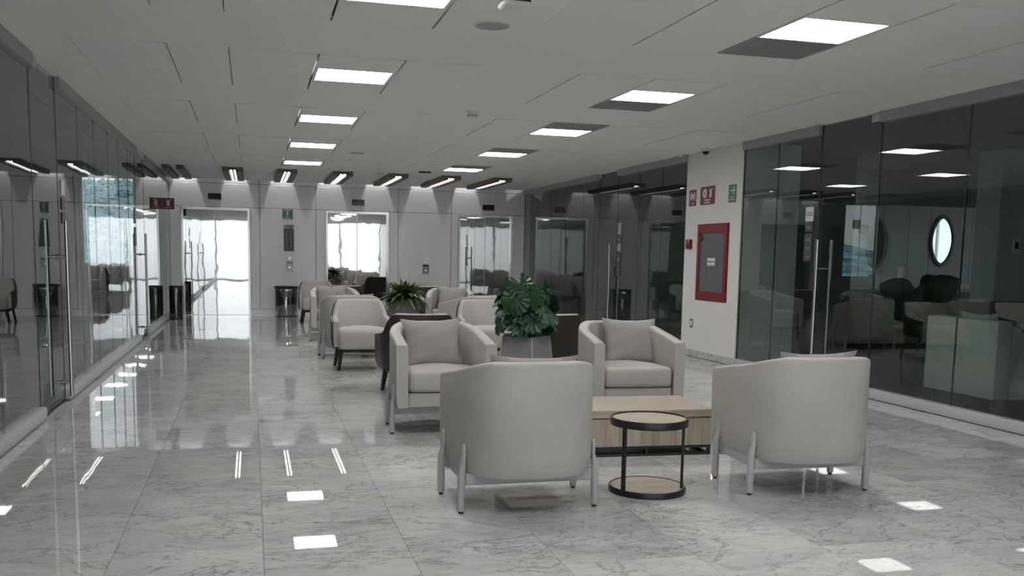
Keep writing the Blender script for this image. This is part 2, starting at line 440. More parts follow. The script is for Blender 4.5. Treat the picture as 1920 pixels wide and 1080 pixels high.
for i in range(5):
    a, b_ = seams[i], seams[i + 1]
    panel(a, b_, 2.100, 2.555)
    obj('wall_panel', B(a + pg, b_ - pg, D - .004, D + .10, 2.56, C - .001, .002), M_panelw, wf)
    lf = [l for l in lifts if a < (l[0] + l[1]) / 2 < b_]
    parts = [(a, b_)] if not lf else [(a, lf[0][0] - .03), (lf[0][1] + .03, b_)]
    for (p, q) in parts:
        panel(p, q, .115, 2.100)
    if lf: obj('wall_panel', B(lf[0][0] - .03, lf[0][1] + .03, D - .012, D + .10, 2.085, 2.098), M_panelw, wf)
bb = thing('baseboard_far', 'grey skirting along the foot of the far lift wall', 'baseboard', kind='structure')
for (a, b_) in ((XL, lifts[0][0] - .03), (lifts[0][1] + .03, lifts[1][0] - .03), (lifts[1][1] + .03, lifts[2][0] - .03), (lifts[2][1] + .03, XR)):
    obj('skirting', B(a, b_, D - .016, D + .05, 0, .110, .002), M_panelw, bb)
LN = ['left, beside the black bins', 'middle, behind the fern', 'right, behind the big leafy plant']
for i, (a, b_) in enumerate(lifts):
    t = thing('door_%d' % (i + 1), 'mirror polished steel lift doors, ' + ['leftmost of three', 'middle of three', 'rightmost of three'][i], 'lift door', kind='structure')
    m = (a + b_) / 2
    f = bmesh.new()
    bx(f, a - .028, a + .012, D - .020, D + .10, 0, 2.085); bx(f, b_ - .012, b_ + .028, D - .020, D + .10, 0, 2.085); bx(f, a + .012, b_ - .012, D - .020, D + .10, 2.045, 2.085)
    obj('frame', f, M_steel, t)
    obj('door_leaf', B(a + .012, m - .003, D + .045, D + .075, .006, 2.045), M_lift, t)
    obj('door_leaf', B(m + .003, b_ - .012, D + .045, D + .075, .006, 2.045), M_lift, t)
    obj('leaf_edge', B(m - .010, m - .0035, D + .038, D + .046, .006, 2.045), M_steel, t)
    obj('sill', B(a + .012, b_ - .012, D - .02, D + .08, -.01, .005), M_steel, t)

# ---- glazed side walls
def glazed(name, label, xg, segs, seam_sets, gm, side):
    t = thing(name, label, 'wall', kind='structure')
    for (a, b_) in segs:
        obj('curb', B(xg - .05, xg + .05, a, b_, 0, .092, .012, 2), M_curb, t, 40)
        obj('header', B(xg - .045, xg + .045, a, b_, C - .095, C), M_head, t)
    for sset in seam_sets:
        for y0, y1 in zip(sset, sset[1:]):
            obj('glass_pane', B(xg - .006, xg + .006, y0 + .004, y1 - .004, .080, C - .085), gm, t)
        for y in sset[1:-1]:
            obj('joint', B(xg - .0065, xg + .0065, y - .004, y + .004, .09, C - .09), M_joint, t)
        for y in (sset[0], sset[-1]):
            obj('joint', B(xg - .0075, xg + .0075, y - .005, y + .005, .09, C - .09), M_joint, t)
    return t
glazed('wall_left', 'clear glass partition with steel header and low pale curb on the left', XL,
       [(Y0, 7.58), (8.53, 13.93), (14.96, D - .02)],
       [[Y0, -2.0, 0, 1.6, 3.2, 4.9, 6.5, 7.58], [8.53, 9.54, 10.47, 11.44, 12.30, 13.19, 13.93], [14.96, 16.5, 18.0, D - .02]], M_glassL, 1)
glazed('wall_right', 'grey tinted glass partition with steel header on the right', XR,
       [(Y0, 7.67), (8.63, 10.19), (11.70, 14.16), (15.01, D - .02)],
       [[Y0, -2.0, 0, 1.6, 3.2, 4.4, 5.45, 6.55, 7.67], [8.63, 9.44, 10.19], [11.70, 12.51, 13.33, 14.16], [15.01, 15.80, 16.78, 17.65, 18.6, D - .02]], M_glassR, -1)

def glass_door(n, label, xg, y0, y1, yh, gm, out):
    t = thing('door_%d' % n, label, 'glass door', kind='structure')
    obj('door_leaf', B(xg - .006, xg + .006, y0 + .010, y1 - .010, .012, C - .012), gm, t)
    for y in (y0 + .007, y1 - .007):
        obj('edge_strip', B(xg - .008, xg + .008, y - .0035, y + .0035, .012, C - .01), M_joint, t)
    obj('floor_pivot', B(xg - .03, xg + .03, (y0 if abs(yh - y1) < abs(yh - y0) else y1 - .16), (y0 + .16 if abs(yh - y1) < abs(yh - y0) else y1), .0, .035, .004), M_chrome, t)
    obj('top_pivot', B(xg - .035, xg + .035, (y0 if abs(yh - y1) < abs(yh - y0) else y1 - .13), (y0 + .13 if abs(yh - y1) < abs(yh - y0) else y1), C - .085, C - .005, .004), M_steel, t)
    obj('threshold', B(xg - .012, xg + .012, y0, y1, .0, .008), M_joint, t)
    for s in (-1, 1):
        h = obj('pull_bar', CY((xg + s * .080, yh, .05), (xg + s * .080, yh, 1.475), .0155, seg=16), M_steel, t, 40)
        for z in (.165, 1.185):
            obj('standoff', CY((xg + s * .005, yh, z), (xg + s * .082, yh, z), .011, seg=12), M_steel, h, 40)
            obj('rosette', CY((xg + s * .0062, yh, z), (xg + s * .018, yh, z), .020, seg=14), M_chrome, h, 40)
    return t
glass_door(4, 'frameless glass door with long pull bars, nearest on the left', XL, 7.58, 8.53, 8.40, M_glassL, 1)
glass_door(5, 'frameless glass door with long pull bars, far left by the bins', XL, 13.93, 14.96, 14.35, M_glassL, 1)
glass_door(6, 'frameless grey glass door with pull bars right of the white column', XR, 7.67, 8.63, 8.50, M_glassR, -1)
glass_door(7, 'frameless grey glass door with pull bars beyond the white column', XR, 14.16, 15.01, 14.30, M_glassR, -1)

# white column in the right wall
wc = tag(obj('wall_column', B(XR - .02, 6.30, 10.20, 11.69, 0, C, .003), M_white), 'white painted column between the two right glass partitions', 'column', kind='structure')
tag(obj('baseboard_column', B(XR - .034, XR - .019, 10.19, 11.70, 0, .085, .002), M_marble), 'grey marble skirting at the foot of the white column', 'baseboard', kind='structure')

# window wall behind the viewer
wn = tag(obj('wall_near', (lambda b: (bx(b, XL - .06, XR + .06, Y0 - .2, Y0, C - .06, C + .1), bx(b, XL - .06, XR + .06, Y0 - .2, Y0, -.06, .04), b)[-1])(bmesh.new()), M_concrete), 'slim lintel and sill of the window wall behind the viewer', 'wall', kind='structure')
tw = thing('window_1', 'tall window wall behind the viewer, reflected in the lift doors', 'window', kind='structure')
nP = 4
for i in range(nP + 1):
    x = XL + (XR - XL) * i / nP
    obj('mullion', B(x - .03, x + .03, Y0 - .12, Y0 - .04, .04, C - .06), M_white, tw)
for i in range(nP):
    a, b_ = XL + (XR - XL) * i / nP + .03, XL + (XR - XL) * (i + 1) / nP - .03
    obj('pane', B(a, b_, Y0 - .085, Y0 - .075, .04, C - .06), M_glassW, tw)

# ---- left office room behind the glass
XO = -6.2
tag(obj('floor_left', B(XO, XL - .06, Y0, D, -.06, -.002), M_carpet), 'dark carpet of the office behind the left glass', 'floor', kind='structure')
tag(obj('ceiling_left', B(XO, XL - .05, Y0, D, C, C + .1), M_roomL), 'grey ceiling of the office behind the left glass', 'ceiling', kind='structure')
tag(obj('wall_office_side', B(XO - .1, XO, Y0, D, -.06, C + .1), M_roomL), 'grey side wall of the office behind the left glass', 'wall', kind='structure')
tag(obj('wall_office_near', B(XO, XL - .06, Y0 - .1, Y0, -.06, C + .1), M_roomL), 'grey end wall of the left office', 'wall', kind='structure')
WX0, WX1, WZ0, WZ1 = -3.07, -2.13, .90, 2.60
bm = bmesh.new()
bx(bm, XO, WX0, D - .1, D + .1, -.06, C + .1); bx(bm, WX1, XL - .06, D - .1, D + .1, -.06, C + .1)
bx(bm, WX0, WX1, D - .1, D + .1, -.06, WZ0); bx(bm, WX0, WX1, D - .1, D + .1, WZ1, C + .1)
tag(obj('wall_office_far', bm, M_roomL), 'grey office wall around the hillside window', 'wall', kind='structure')
tw = thing('window_2', 'bright office window showing a hillside town, seen through the left glass', 'window', kind='structure')
for (a, b_, c, d) in ((WX0, WX0 + .03, WZ0, WZ1), (WX1 - .03, WX1, WZ0, WZ1), (WX0 + .03, WX1 - .03, WZ0, WZ0 + .03), (WX0 + .03, WX1 - .03, WZ1 - .03, WZ1)):
    obj('frame', B(a, b_, D - .05, D, c, d), M_steel, tw)
obj('pane', B(WX0 + .03, WX1 - .03, D - .03, D - .02, WZ0 + .03, WZ1 - .03), M_glassW, tw)

# ---- right lounge room behind the glass
XE = 12.6
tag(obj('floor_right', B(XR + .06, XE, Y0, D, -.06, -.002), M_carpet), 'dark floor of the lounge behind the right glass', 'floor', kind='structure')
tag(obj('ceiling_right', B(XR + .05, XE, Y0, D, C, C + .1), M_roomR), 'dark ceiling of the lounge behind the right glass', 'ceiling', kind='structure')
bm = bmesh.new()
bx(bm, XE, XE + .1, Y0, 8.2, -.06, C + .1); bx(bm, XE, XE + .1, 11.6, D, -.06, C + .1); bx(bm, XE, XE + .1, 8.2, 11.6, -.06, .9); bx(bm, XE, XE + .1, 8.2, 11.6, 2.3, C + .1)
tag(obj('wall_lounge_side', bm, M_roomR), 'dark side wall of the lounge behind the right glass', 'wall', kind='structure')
tw = thing('window_3', 'window in the lounge side wall, reflected in the pointed mirrors', 'window', kind='structure')
for y in (8.2, 9.333, 10.467, 11.56): obj('mullion', B(XE + .03, XE + .07, y, y + .04, .9, 2.3), M_steel, tw)
for y in (8.24, 9.373, 10.507): obj('pane', B(XE + .045, XE + .055, y, y + 1.093, .9, 2.3), M_glassW, tw)
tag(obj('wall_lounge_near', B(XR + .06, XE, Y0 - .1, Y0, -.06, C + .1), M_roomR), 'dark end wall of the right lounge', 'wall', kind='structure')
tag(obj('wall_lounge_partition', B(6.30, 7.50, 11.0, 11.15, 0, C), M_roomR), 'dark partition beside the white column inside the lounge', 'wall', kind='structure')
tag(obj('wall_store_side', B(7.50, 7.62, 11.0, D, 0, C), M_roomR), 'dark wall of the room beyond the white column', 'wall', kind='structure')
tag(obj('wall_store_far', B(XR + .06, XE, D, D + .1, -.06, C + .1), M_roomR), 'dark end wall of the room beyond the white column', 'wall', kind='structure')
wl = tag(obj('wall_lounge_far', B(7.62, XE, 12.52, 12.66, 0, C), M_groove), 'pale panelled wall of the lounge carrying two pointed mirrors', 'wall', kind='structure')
px = [7.62, 8.62, 9.16, 9.62, 10.0, 10.75, 11.6, XE]
for a, b_ in zip(px, px[1:]): obj('wall_panel', B(a + .004, b_ - .004, 12.49, 12.53, .0, 2.12), M_roomRl, wl)
obj('bulkhead', B(7.62, XE, 12.30, 12.50, 2.12, C), M_roomR, wl)
tag(obj('wall_lounge_pier', B(8.60, 9.75, 9.55, 9.95, 0, C), M_roomRl), 'grey pier inside the lounge at the right edge', 'wall', kind='structure')

# ------------------------------------------------------------------ outside: hillside town seen through the office window
bm = bmesh.new(); NX, NY = 46, 50
def hill_z(x, y):
    t = max(0.0, min(1.0, (y - 400) / 3200))
    return -135 + 372 * t ** 1.2 + 14 * math.sin(x * .006 + 1.3) * t + 9 * math.sin(x * .014 + y * .004) * t
def hx(i): return -1500 + 1900 * i / NX
def hy(j): return 300 + 3500 * j / NY
vs = [[bm.verts.new((hx(i), hy(j), hill_z(hx(i), hy(j)))) for i in range(NX + 1)] for j in range(NY + 1)]
for j in range(NY):
    for i in range(NX): bm.faces.new((vs[j][i], vs[j][i + 1], vs[j + 1][i + 1], vs[j + 1][i]))
M_hill = pmat('hazy_wooded_hillside', (.25, .4, .35), .9)
add_noise_color(M_hill, (.05, .20, .19), (.46, .62, .68), nscale=.02, detail=10, lo=.42, hi=.60)  # bluish haze of distance is mixed into the hill colour
tag(obj('hillside', bm, M_hill, smooth=60), 'wooded hillside outside the office window', 'hill', kind='structure')
bm = bmesh.new()
for i in range(1500):
    y = 420 + 2300 * random.random() ** 1.2; x = y * random.uniform(-.25, -.02); s = random.uniform(4, 9)
    z = hill_z(x, y)
    bx(bm, x - s, x + s, y - s, y + s, z - 4, z + random.uniform(5, 14))
bt = bmesh.new()
for i in range(3200):
    y = 500 + 3250 * random.random() ** .8; x = y * random.uniform(-.25, -.02); q = random.uniform(5, 11); z = hill_z(x, y); h = random.uniform(8, 17)
    vs = [bt.verts.new((x + q * math.cos(k * PI / 3), y + q * math.sin(k * PI / 3), z + h * .45)) for k in range(6)]
    top = bt.verts.new((x, y, z + h)); bot = bt.verts.new((x, y, z - 1))
    for k in range(6):
        bt.faces.new((vs[k], vs[(k + 1) % 6], top)); bt.faces.new((vs[(k + 1) % 6], vs[k], bot))
M_far = pmat('hazy_hill_trees', (.10, .28, .22), .9); add_noise_color(M_far, (.07, .19, .11), (.24, .38, .40), nscale=.004, detail=4)  # distance haze put into the tree colour as a bluish tint
tag(obj('hillside_trees', bt, M_far), 'green trees covering the hillside outside', 'trees', kind='stuff')
tag(obj('hillside_houses', bm, pmat('pale_houses', (.50, .52, .53), .8)), 'pale houses scattered over the hillside outside', 'houses', kind='stuff')

# ================================================================== FURNITURE BUILDERS
def u_path(af, ar, yf, ys, b, p=2.0, n_side=8, n_arc=36):
    """outer U of a tub: arm front -> back -> other arm front. returns list of (x, y)"""
    pts = []
    for i in range(n_side):
        t = i / n_side; pts.append((af + (ar - af) * t, yf + (ys - yf) * t))
    for i in range(n_arc + 1):
        a = PI * i / n_arc; c, s = math.cos(a), math.sin(a)
        pts.append((ar * math.copysign(abs(c) ** (2 / p), c), ys - b * abs(s) ** (2 / p)))
    for i in range(1, n_side + 1):
        t = 1 - i / n_side; pts.append((-(af + (ar - af) * t), yf + (ys - yf) * t))
    return pts
def path_normals(pts):
    out = []
    for i in range(len(pts)):
        a, b = pts[max(i - 1, 0)], pts[min(i + 1, len(pts) - 1)]
        dx, dy = b[0] - a[0], b[1] - a[1]; l = math.hypot(dx, dy) or 1
        out.append((-dy / l, dx / l))
    # make them point inward (towards the seat)
    m = len(pts) // 2
    if out[m][1] < 0: out = [(-x, -y) for x, y in out]
    return out
def shell(pts, th, zb, zt, taper=0.0, lean=None, off=0.0, r=.018, inset_bot=.0):
    """closed wall of thickness th along pts; zb, zt callables of index fraction s in [-1, 1]"""
    n = len(pts); nm = path_normals(pts); loops = []
    for i, ((x, y), (nx, ny)) in enumerate(zip(pts, nm)):
        s = 2 * i / (n - 1) - 1; b, t = zb(s), zt(s); lp = []
        prof = [(inset_bot, b), (inset_bot * .25, b + .035), (0, b + .10), (0, b + (t - b) * .55), (0, t - r), (r * .3, t - r * .3), (r, t), (th - r, t), (th - r * .3, t - r * .3), (th, t - r), (th, b + (t - b) * .5), (th, b)]
        for d, z in prof:
            d2 = d + off + taper * (t - z) - (lean(s) * (z - b) if lean else 0)
            lp.append((x + nx * d2, y + ny * d2, z))
        loops.append(lp)
    return rings(bmesh.new(), loops, closed=True)
def cushion(outline, z0, z1, crown=.012, rnd=.03):
    cx = sum(p[0] for p in outline) / len(outline); cy = sum(p[1] for p in outline) / len(outline)
    def ins(d):
        out = []
        for x, y in outline:
            vx, vy = x - cx, y - cy; l = math.hypot(vx, vy); k = max(0.05, (l - d) / l); out.append((cx + vx * k, cy + vy * k))
        return out
    prof = [(rnd * .8, z0), (rnd * .15, z0 + rnd * .35), (0, z0 + rnd), (0, z1 - rnd * 1.2), (rnd * .18, z1 - rnd * .5), (rnd * .7, z1 - rnd * .12), (rnd * 1.8, z1)]
    loops = [[(x, y, z) for x, y in ins(d)] for d, z in prof]
    loops.append([(x, y, z1 + crown * .7) for x, y in ins(.14)])
    loops.append([(x, y, z1 + crown) for x, y in ins(.22)])
    return rings(bmesh.new(), loops)
def rounded_poly(corners, r, n=5):
    out = []; m = len(corners)
    for i, (x, y) in enumerate(corners):
        p, q = Vector(corners[i - 1]), Vector(corners[(i + 1) % m]); c = Vector((x, y))
        a = c + (p - c).normalized() * r; b = c + (q - c).normalized() * r
        for k in range(n + 1):
            t = k / n; v = a * (1 - t) ** 2 + c * 2 * t * (1 - t) + b * t * t; out.append((v.x, v.y))
    return out

# ---- leather tub chair (front = local +Y)
def make_tub(loc, rotz, label):
    t = thing('tub_chair', label, 'armchair', loc, rotz, 'greige leather tub chairs')
    pts = u_path(.356, .353, .335, .06, .420, 2.75, 6, 44)
    zt = lambda s: .756 - .120 * max(0.0, min(1.0, (abs(s) - .30) / .70)) ** 1.30
    obj('shell', shell(pts, .082, lambda s: .196, zt, taper=.004, inset_bot=.014, r=.016), M_leather, t, 50)
    # seat cushion and base
    yf, yb, wf_, wb = .335, -.255, .268, .245
    out = rounded_poly([(wf_, yf), (wb + .01, -.05), (.14, yb), (-.14, yb), (-wb - .01, -.05), (-wf_, yf)], .05)
    obj('seat_cushion', cushion(out, .302, .452, .016, .030), M_leather, t, 60)
    base = rounded_poly([(.272, .318), (.26, -.05), (.15, -.26), (-.15, -.26), (-.26, -.05), (-.272, .318)], .03)
    obj('seat_base', prism(bmesh.new(), base, .203, .300), M_leather, t, 40)
    obj('seam', B(-.272, .272, .3185, .3200, .299, .3035), M_joint, t)
    # metal frame under the shell
    for (x0, x1, y0, y1) in ((-.345, .345, .205, .235), (-.325, .325, -.185, -.155)): obj('frame_rail', B(x0, x1, y0, y1, .140, .198, .004), M_legpaint, t, 30)
    for q in (-1, 1): obj('side_rail', B(q * .325 - .012, q * .325 + .012, -.156, .206, .150, .198, .003), M_legpaint, t, 30)
    for (sx, y, xx) in ((1, .220, .368), (-1, .220, .368), (1, -.175, .346), (-1, -.175, .346)):
        lb = bmesh.new(); x = sx * xx
        n = Vector((sx * .97, -.25 if y < 0 else 0, 0)).normalized(); tg = Vector((-n.y, n.x, 0))
        prof = [(.012, .016, .016, 0.0), (.020, .0190, .0190, 0), (.10, .0195, .0195, 0), (.200, .0195, .0195, .001), (.228, .0175, .0195, .003), (.255, .0115, .0185, .008), (.275, .0095, .0185, .011), (.318, .0095, .0180, .012), (.332, .009, .0160, .012), (.341, .008, .0120, .012), (.346, .005, .006, .011)]
        loops = []
        for z, rn, rt_, o in prof:
            c = Vector((x, y, z)) - n * o
            loops.append([c + n * (rn * math.cos(2 * PI * k / 14)) + tg * (rt_ * math.sin(2 * PI * k / 14)) for k in range(14)])
        rings(lb, loops)
        leg = obj('leg', lb, M_legpaint, t, 50)
        obj('foot_pad', CY((x, y, 0), (x, y, .0125), .012, seg=12), M_blackpl, leg, 40)
    return t

# ---- two-tone lounge chair with dark shell
def make_lounge(loc, rotz, label):
    t = thing('lounge_chair', label, 'armchair', loc, rotz, 'two-tone lounge chairs')
    pts = u_path(.345, .335, .235, -.03, .245, 2.5)
    def prof(s, hi, arm, fr):
        a = abs(s)
        if a < .26: return hi
        if a < .60:
            k = (a - .26) / .34; k = k * k * (3 - 2 * k); return hi + (arm - hi) * k
        return arm + (fr - arm) * (a - .60) / .40
    lean = lambda s: .20 * max(0.0, 1 - abs(s) / .55) if abs(s) < .55 else 0.0
    obj('outer_shell', shell(pts, .020, lambda s: .235, lambda s: prof(s, .735, .565, .525), lean=lean, taper=.0, r=.006, inset_bot=.03), M_shell, t, 50)
    obj('inner_back', shell(pts, .060, lambda s: .255, lambda s: prof(s, .744, .572, .530), lean=lean, off=.0185, r=.022), M_fabric, t, 55)
    out = rounded_poly([(.278, .345), (.262, -.05), (.16, -.205), (-.16, -.205), (-.262, -.05), (-.278, .345)], .06)
    obj('seat', cushion(out, .235, .455, .014, .045), M_fabric, t, 60)
    f = bmesh.new()
    for y in (-.16, .22): bx(f, -.25, .25, y - .018, y + .018, .195, .238)
    for x in (-.235, .235): bx(f, x - .018, x + .018, -.16, .22, .195, .234)
    bx(f, -.26, .26, -.17, .25, .228, .246)
    obj('base_rail', f, M_blackwood, t)
    for sx in (-1, 1):
        for y, dy in ((.225, .035), (-.19, -.05)):
            obj('leg', CY((sx * .272, y + dy, 0), (sx * .240, y, .225), .017, .026, 12), M_blackwood, t, 40)
    return t

# ---- throw pillow (lying in its local XZ plane, facing +Y)
pillow_mesh = None
def pillow(loc, rotz, tilt, label, roll=0.0):
    global pillow_mesh
    if pillow_mesh is None:
        bm = bmesh.new(); n = 18; w, h, th = .450, .390, .165
        def P(u, v, s):
            pin = 1 - .085 * (1 - v * v); pin2 = 1 - .125 * (1 - u * u)
            x = u * w / 2 * pin; z = v * h / 2 * pin2
            k = max(0.0, (1 - abs(u) ** 2.2)) ** .55 * max(0.0, (1 - abs(v) ** 2.2)) ** .55
            wr = .004 * math.sin(9 * v + 4 * u) * (1 - k) * k * 4
            return (x, s * (th / 2 * k + wr * (1 if k > .02 else 0)), z)
        fr = [[bm.verts.new(P(-1 + 2 * i / n, -1 + 2 * j / n, 1)) for i in range(n + 1)] for j in range(n + 1)]
        bk = [[fr[j][i] if i in (0, n) or j in (0, n) else bm.verts.new(P(-1 + 2 * i / n, -1 + 2 * j / n, -1)) for i in range(n + 1)] for j in range(n + 1)]
        for g_, fl in ((fr, 0), (bk, 1)):
            for j in range(n):
                for i in range(n):
                    q = [g_[j][i], g_[j][i + 1], g_[j + 1][i + 1], g_[j + 1][i]]
                    bm.faces.new(q[::-1] if fl else q)
        o = obj('throw_pillow', bm, M_pillow, smooth=70); pillow_mesh = o
    else:
        o = pillow_mesh.copy(); COL.objects.link(o)
    o.matrix_world = Matrix.Translation(loc) @ Matrix.Rotation(rotz, 4, 'Z') @ Matrix.Rotation(tilt, 4, 'X') @ Matrix.Rotation(roll, 4, 'Y')
    return tag(o, label, 'pillow', 'taupe square throw pillows')
def chair_pillow(cx, cy, rz, label, dx=0.0, dy=-.150, z=.604, tilt=R(22), roll=0.0):
    c, s = math.cos(rz), math.sin(rz)
    return pillow((cx + c * dx - s * dy, cy + s * dx + c * dy, z), rz, tilt, label, roll)

TUBS = [  # x, y, rot, label, pillow dx, pillow label
    (1.315, 4.620, R(0), 'front left tub chair seen from behind, left of the round side table', .0, 'pillow peeking over the back of the front left tub chair'),
    (2.925, 4.660, R(-3), 'front right tub chair seen from behind, right of the round side table', .0, 'pillow peeking over the back of the front right tub chair'),
    (1.300, 6.790, R(180), 'tub chair facing the viewer just left of the leafy planter', .02, 'pillow on the tub chair left of the leafy planter'),
    (2.770, 6.830, R(178), 'tub chair facing the viewer behind the coffee table, near the white column', -.10, 'pillow on the tub chair behind the coffee table'),
    (1.150, 11.680, R(0), 'tub chair seen from behind the left pale lounge chair', .02, 'pillow showing over the tub chair behind the left pale lounge chair'),
    (2.700, 11.720, R(14), 'tub chair partly hidden behind the right pale lounge chair', .05, 'pillow on the tub chair half hidden by the right pale lounge chair'),
    (1.145, 13.990, R(180), 'far tub chair facing the viewer at the left, before the middle lift', .03, 'pillow on the far left tub chair before the middle lift'),
    (2.850, 14.000, R(168), 'far tub chair facing the viewer, before the rightmost lift', -.03, 'pillow on the far tub chair before the rightmost lift'),
]
tub0 = None
for i, (x, y, rz, lab, pdx, plab) in enumerate(TUBS):
    if tub0 is None: tub0 = make_tub((x, y, 0), rz, lab)
    else: dup(tub0, (x, y, 0), rz, lab)
    chair_pillow(x, y, rz, plab, dx=pdx, roll=R((-1) ** i * 1.0))

LOUNGES = [
    (1.150, 10.500, R(180), 'pale lounge chair facing the viewer with black legs, left of the planter'),
    (2.560, 10.520, R(180), 'pale lounge chair facing the viewer, half hidden behind the leafy plant'),
    (1.420, 8.480, R(0), 'lounge chair showing its dark brown back, behind the left tub chair'),
    (2.640, 8.480, R(0), 'lounge chair showing its dark brown back, right of the leafy planter'),
    (1.420, 15.600, R(0), 'far dark backed lounge chair between the fern and the left tub chair'),
    (2.700, 15.600, R(0), 'far dark backed lounge chair right of the fern'),
    (1.120, 17.500, R(180), 'farthest pale lounge chair at the left, below the middle lift'),
    (2.740, 17.500, R(180), 'farthest pale lounge chair right of the fern, near the lift buttons'),
]
lg0 = None
for (x, y, rz, lab) in LOUNGES:
    if lg0 is None: lg0 = make_lounge((x, y, 0), rz, lab)
    else: dup(lg0, (x, y, 0), rz, lab)

# ---- coffee table
def coffee_table(loc, rz, label):
    t = thing('coffee_table', label, 'table', loc, rz, 'low oak coffee tables')
    L_, Dp = 1.34, .60
    obj('top', B(-L_ / 2, L_ / 2, 0, Dp, .250, .300, .002), M_oakX, t)
    obj('body', B(-L_ / 2 + .004, L_ / 2 - .004, .004, Dp - .004, .066, .243, .001), M_oakZ, t)
    obj('shadow_gap', B(-L_ / 2 + .012, L_ / 2 - .012, .012, Dp - .012, .243, .250), M_black, t)
    f = bmesh.new()
    for z in (.008, .056):
        for y in (.02, Dp - .02): bx(f, -L_ / 2 + .01, L_ / 2 - .01, y - .010, y + .010, z - .008, z + .008)
        for x in (-L_ / 2 + .02, L_ / 2 - .02): bx(f, x - .010, x + .010, .03, Dp - .03, z - .008, z + .008)
    for x in (-L_ / 2 + .02, -L_ / 6, L_ / 6, L_ / 2 - .02):
        for y in (.02, Dp - .02): bx(f, x - .009, x + .009, y - .009, y + .009, .016, .050)
    obj('base_frame', f, M_black, t)
    obj('kick_panel', B(-L_ / 2 + .06, L_ / 6, .05, .06, .0, .064), M_black, t)
    return t
ct = coffee_table((2.195, 5.545, 0), R(-3.2), 'low rectangular oak coffee table before the front tub chairs')
dup(ct, (2.0, 12.16, 0), 0, 'low oak coffee table hidden among the farther tub chairs')
def round_table(loc, rz, label):
    t = thing('side_table', label, 'side table', loc, rz, 'round wood and black metal side tables')
    rim = lathe(bmesh.new(), [(.196, .366), (.209, .366), (.210, .372), (.210, .404), (.208, .407), (.199, .407), (.199, .398), (.196, .396)], seg=48)
    obj('rim', rim, M_black, t, 40)
    obj('top', lathe(bmesh.new(), [(.199, .380), (.199, .399)], seg=48), M_oakX, t, 40)
    obj('base_rim', lathe(bmesh.new(), [(.208, 0), (.2085, .003), (.2085, .030), (.206, .033), (.197, .033), (.197, .0)], seg=48), M_black, t, 40)
    obj('base', lathe(bmesh.new(), [(.197, .004), (.197, .030)], seg=48), M_oakX, t, 40)
    for a in (R(208), R(-28), R(90)):
        x, y = .186 * math.cos(a), .186 * math.sin(a)
        lb = bmesh.new(); bx(lb, -.012, .012, -.007, .007, .028, .374, .002)
        bmesh.ops.rotate(lb, verts=lb.verts, cent=(0, 0, 0), matrix=Matrix.Rotation(a + PI / 2, 3, 'Z')); bmesh.ops.translate(lb, verts=lb.verts, vec=(x, y, 0))
        if a != R(90): obj('leg', lb, M_black, t)
        else: lb.free()
    return t
rt0 = round_table((2.060, 4.700, 0), R(-4), 'round wood topped side table between the front tub chairs')
dup(rt0, (2.03, 12.985, 0), 0, 'dark rimmed round side table below the fern')

# ---- planters
def planter(loc, rz, label):
    t = thing('planter', label, 'planter', loc, rz, 'tapered grey square planters')
    a, b_, h = .200, .138, .615
    def sq(r, z): return [(r, r, z), (-r, r, z), (-r, -r, z), (r, -r, z)]
    obj('body', rings(bmesh.new(), [sq(a, 0), sq(b_, h), sq(b_ - .014, h), sq(b_ - .020, h - .05)], cap0=True, cap1=True), M_planter, t)
    for sx in (-1, 1):
        for sy in (-1, 1):
            obj('corner_highlight', tube(bmesh.new(), [(sx * a, sy * a, .004), (sx * b_, sy * b_, h - .002)], .0035, 6), M_edgehighlight, t, 60)  # corner highlight painted as a paler strip along each edge
    obj('soil', prism(bmesh.new(), [(b_ - .02, b_ - .02), (-b_ + .02, b_ - .02), (-b_ + .02, -b_ + .02), (b_ - .02, -b_ + .02)], h - .049, h - .022), M_soil, t)
    return t
PA, PB = (2.145, 7.42, 0), (2.07, 13.50, 0)
pl0 = planter(PA, R(42), 'tapered grey planter holding the big leafy plant')
dup(pl0, PB, R(40), 'tapered grey planter holding the fern')

def fan_leaf(nl=9, lob=.30, ridge=.10):
    """lobed palm-shaped leaf in local XY, stalk joint at origin, tip towards +Y, unit length"""
    bm = bmesh.new(); c = bm.verts.new((0, 0, 0)); rim = []; mid = []
    n = nl * 2; a0 = R(152)
    for i in range(n + 1):
        th = -a0 + 2 * a0 * i / n; tip = i % 2 == 1
        ln = (.62 + .38 * math.cos(th * .55)) * (1.0 if tip else 1 - lob)
        x, y = math.sin(th) * ln, math.cos(th) * ln
        z = (0.0 if tip else ridge * ln) - .22 * ln * ln
        rim.append(bm.verts.new((x, y, z)))
        mid.append(bm.verts.new((x * .55, y * .55, (.0 if tip else ridge * .62 * ln) - .05 * ln * ln)))
    for i in range(n):
        bm.faces.new((c, mid[i], mid[i + 1])); bm.faces.new((mid[i], rim[i], rim[i + 1], mid[i + 1]))
    return bm
def sword_leaf(w=.075, curl=.55):
    bm = bmesh.new(); rows = []; n = 9
    for i in range(n + 1):
        t = i / n; hw = w * (math.sin(PI * min(1, t * .92 + .08)) ** .8) * (1 - .15 * t) + .002
        a = curl * t * 1.6; y = math.sin(a) / (curl * 1.6) if curl else t; z = -(1 - math.cos(a)) / (curl * 1.6)
        rows.append([bm.verts.new((-hw, y, z + hw * .35)), bm.verts.new((0, y, z)), bm.verts.new((hw, y, z + hw * .35))])
    for a, b in zip(rows, rows[1:]):
        for k in range(2): bm.faces.new((a[k], a[k + 1], b[k + 1], b[k]))
    return bm
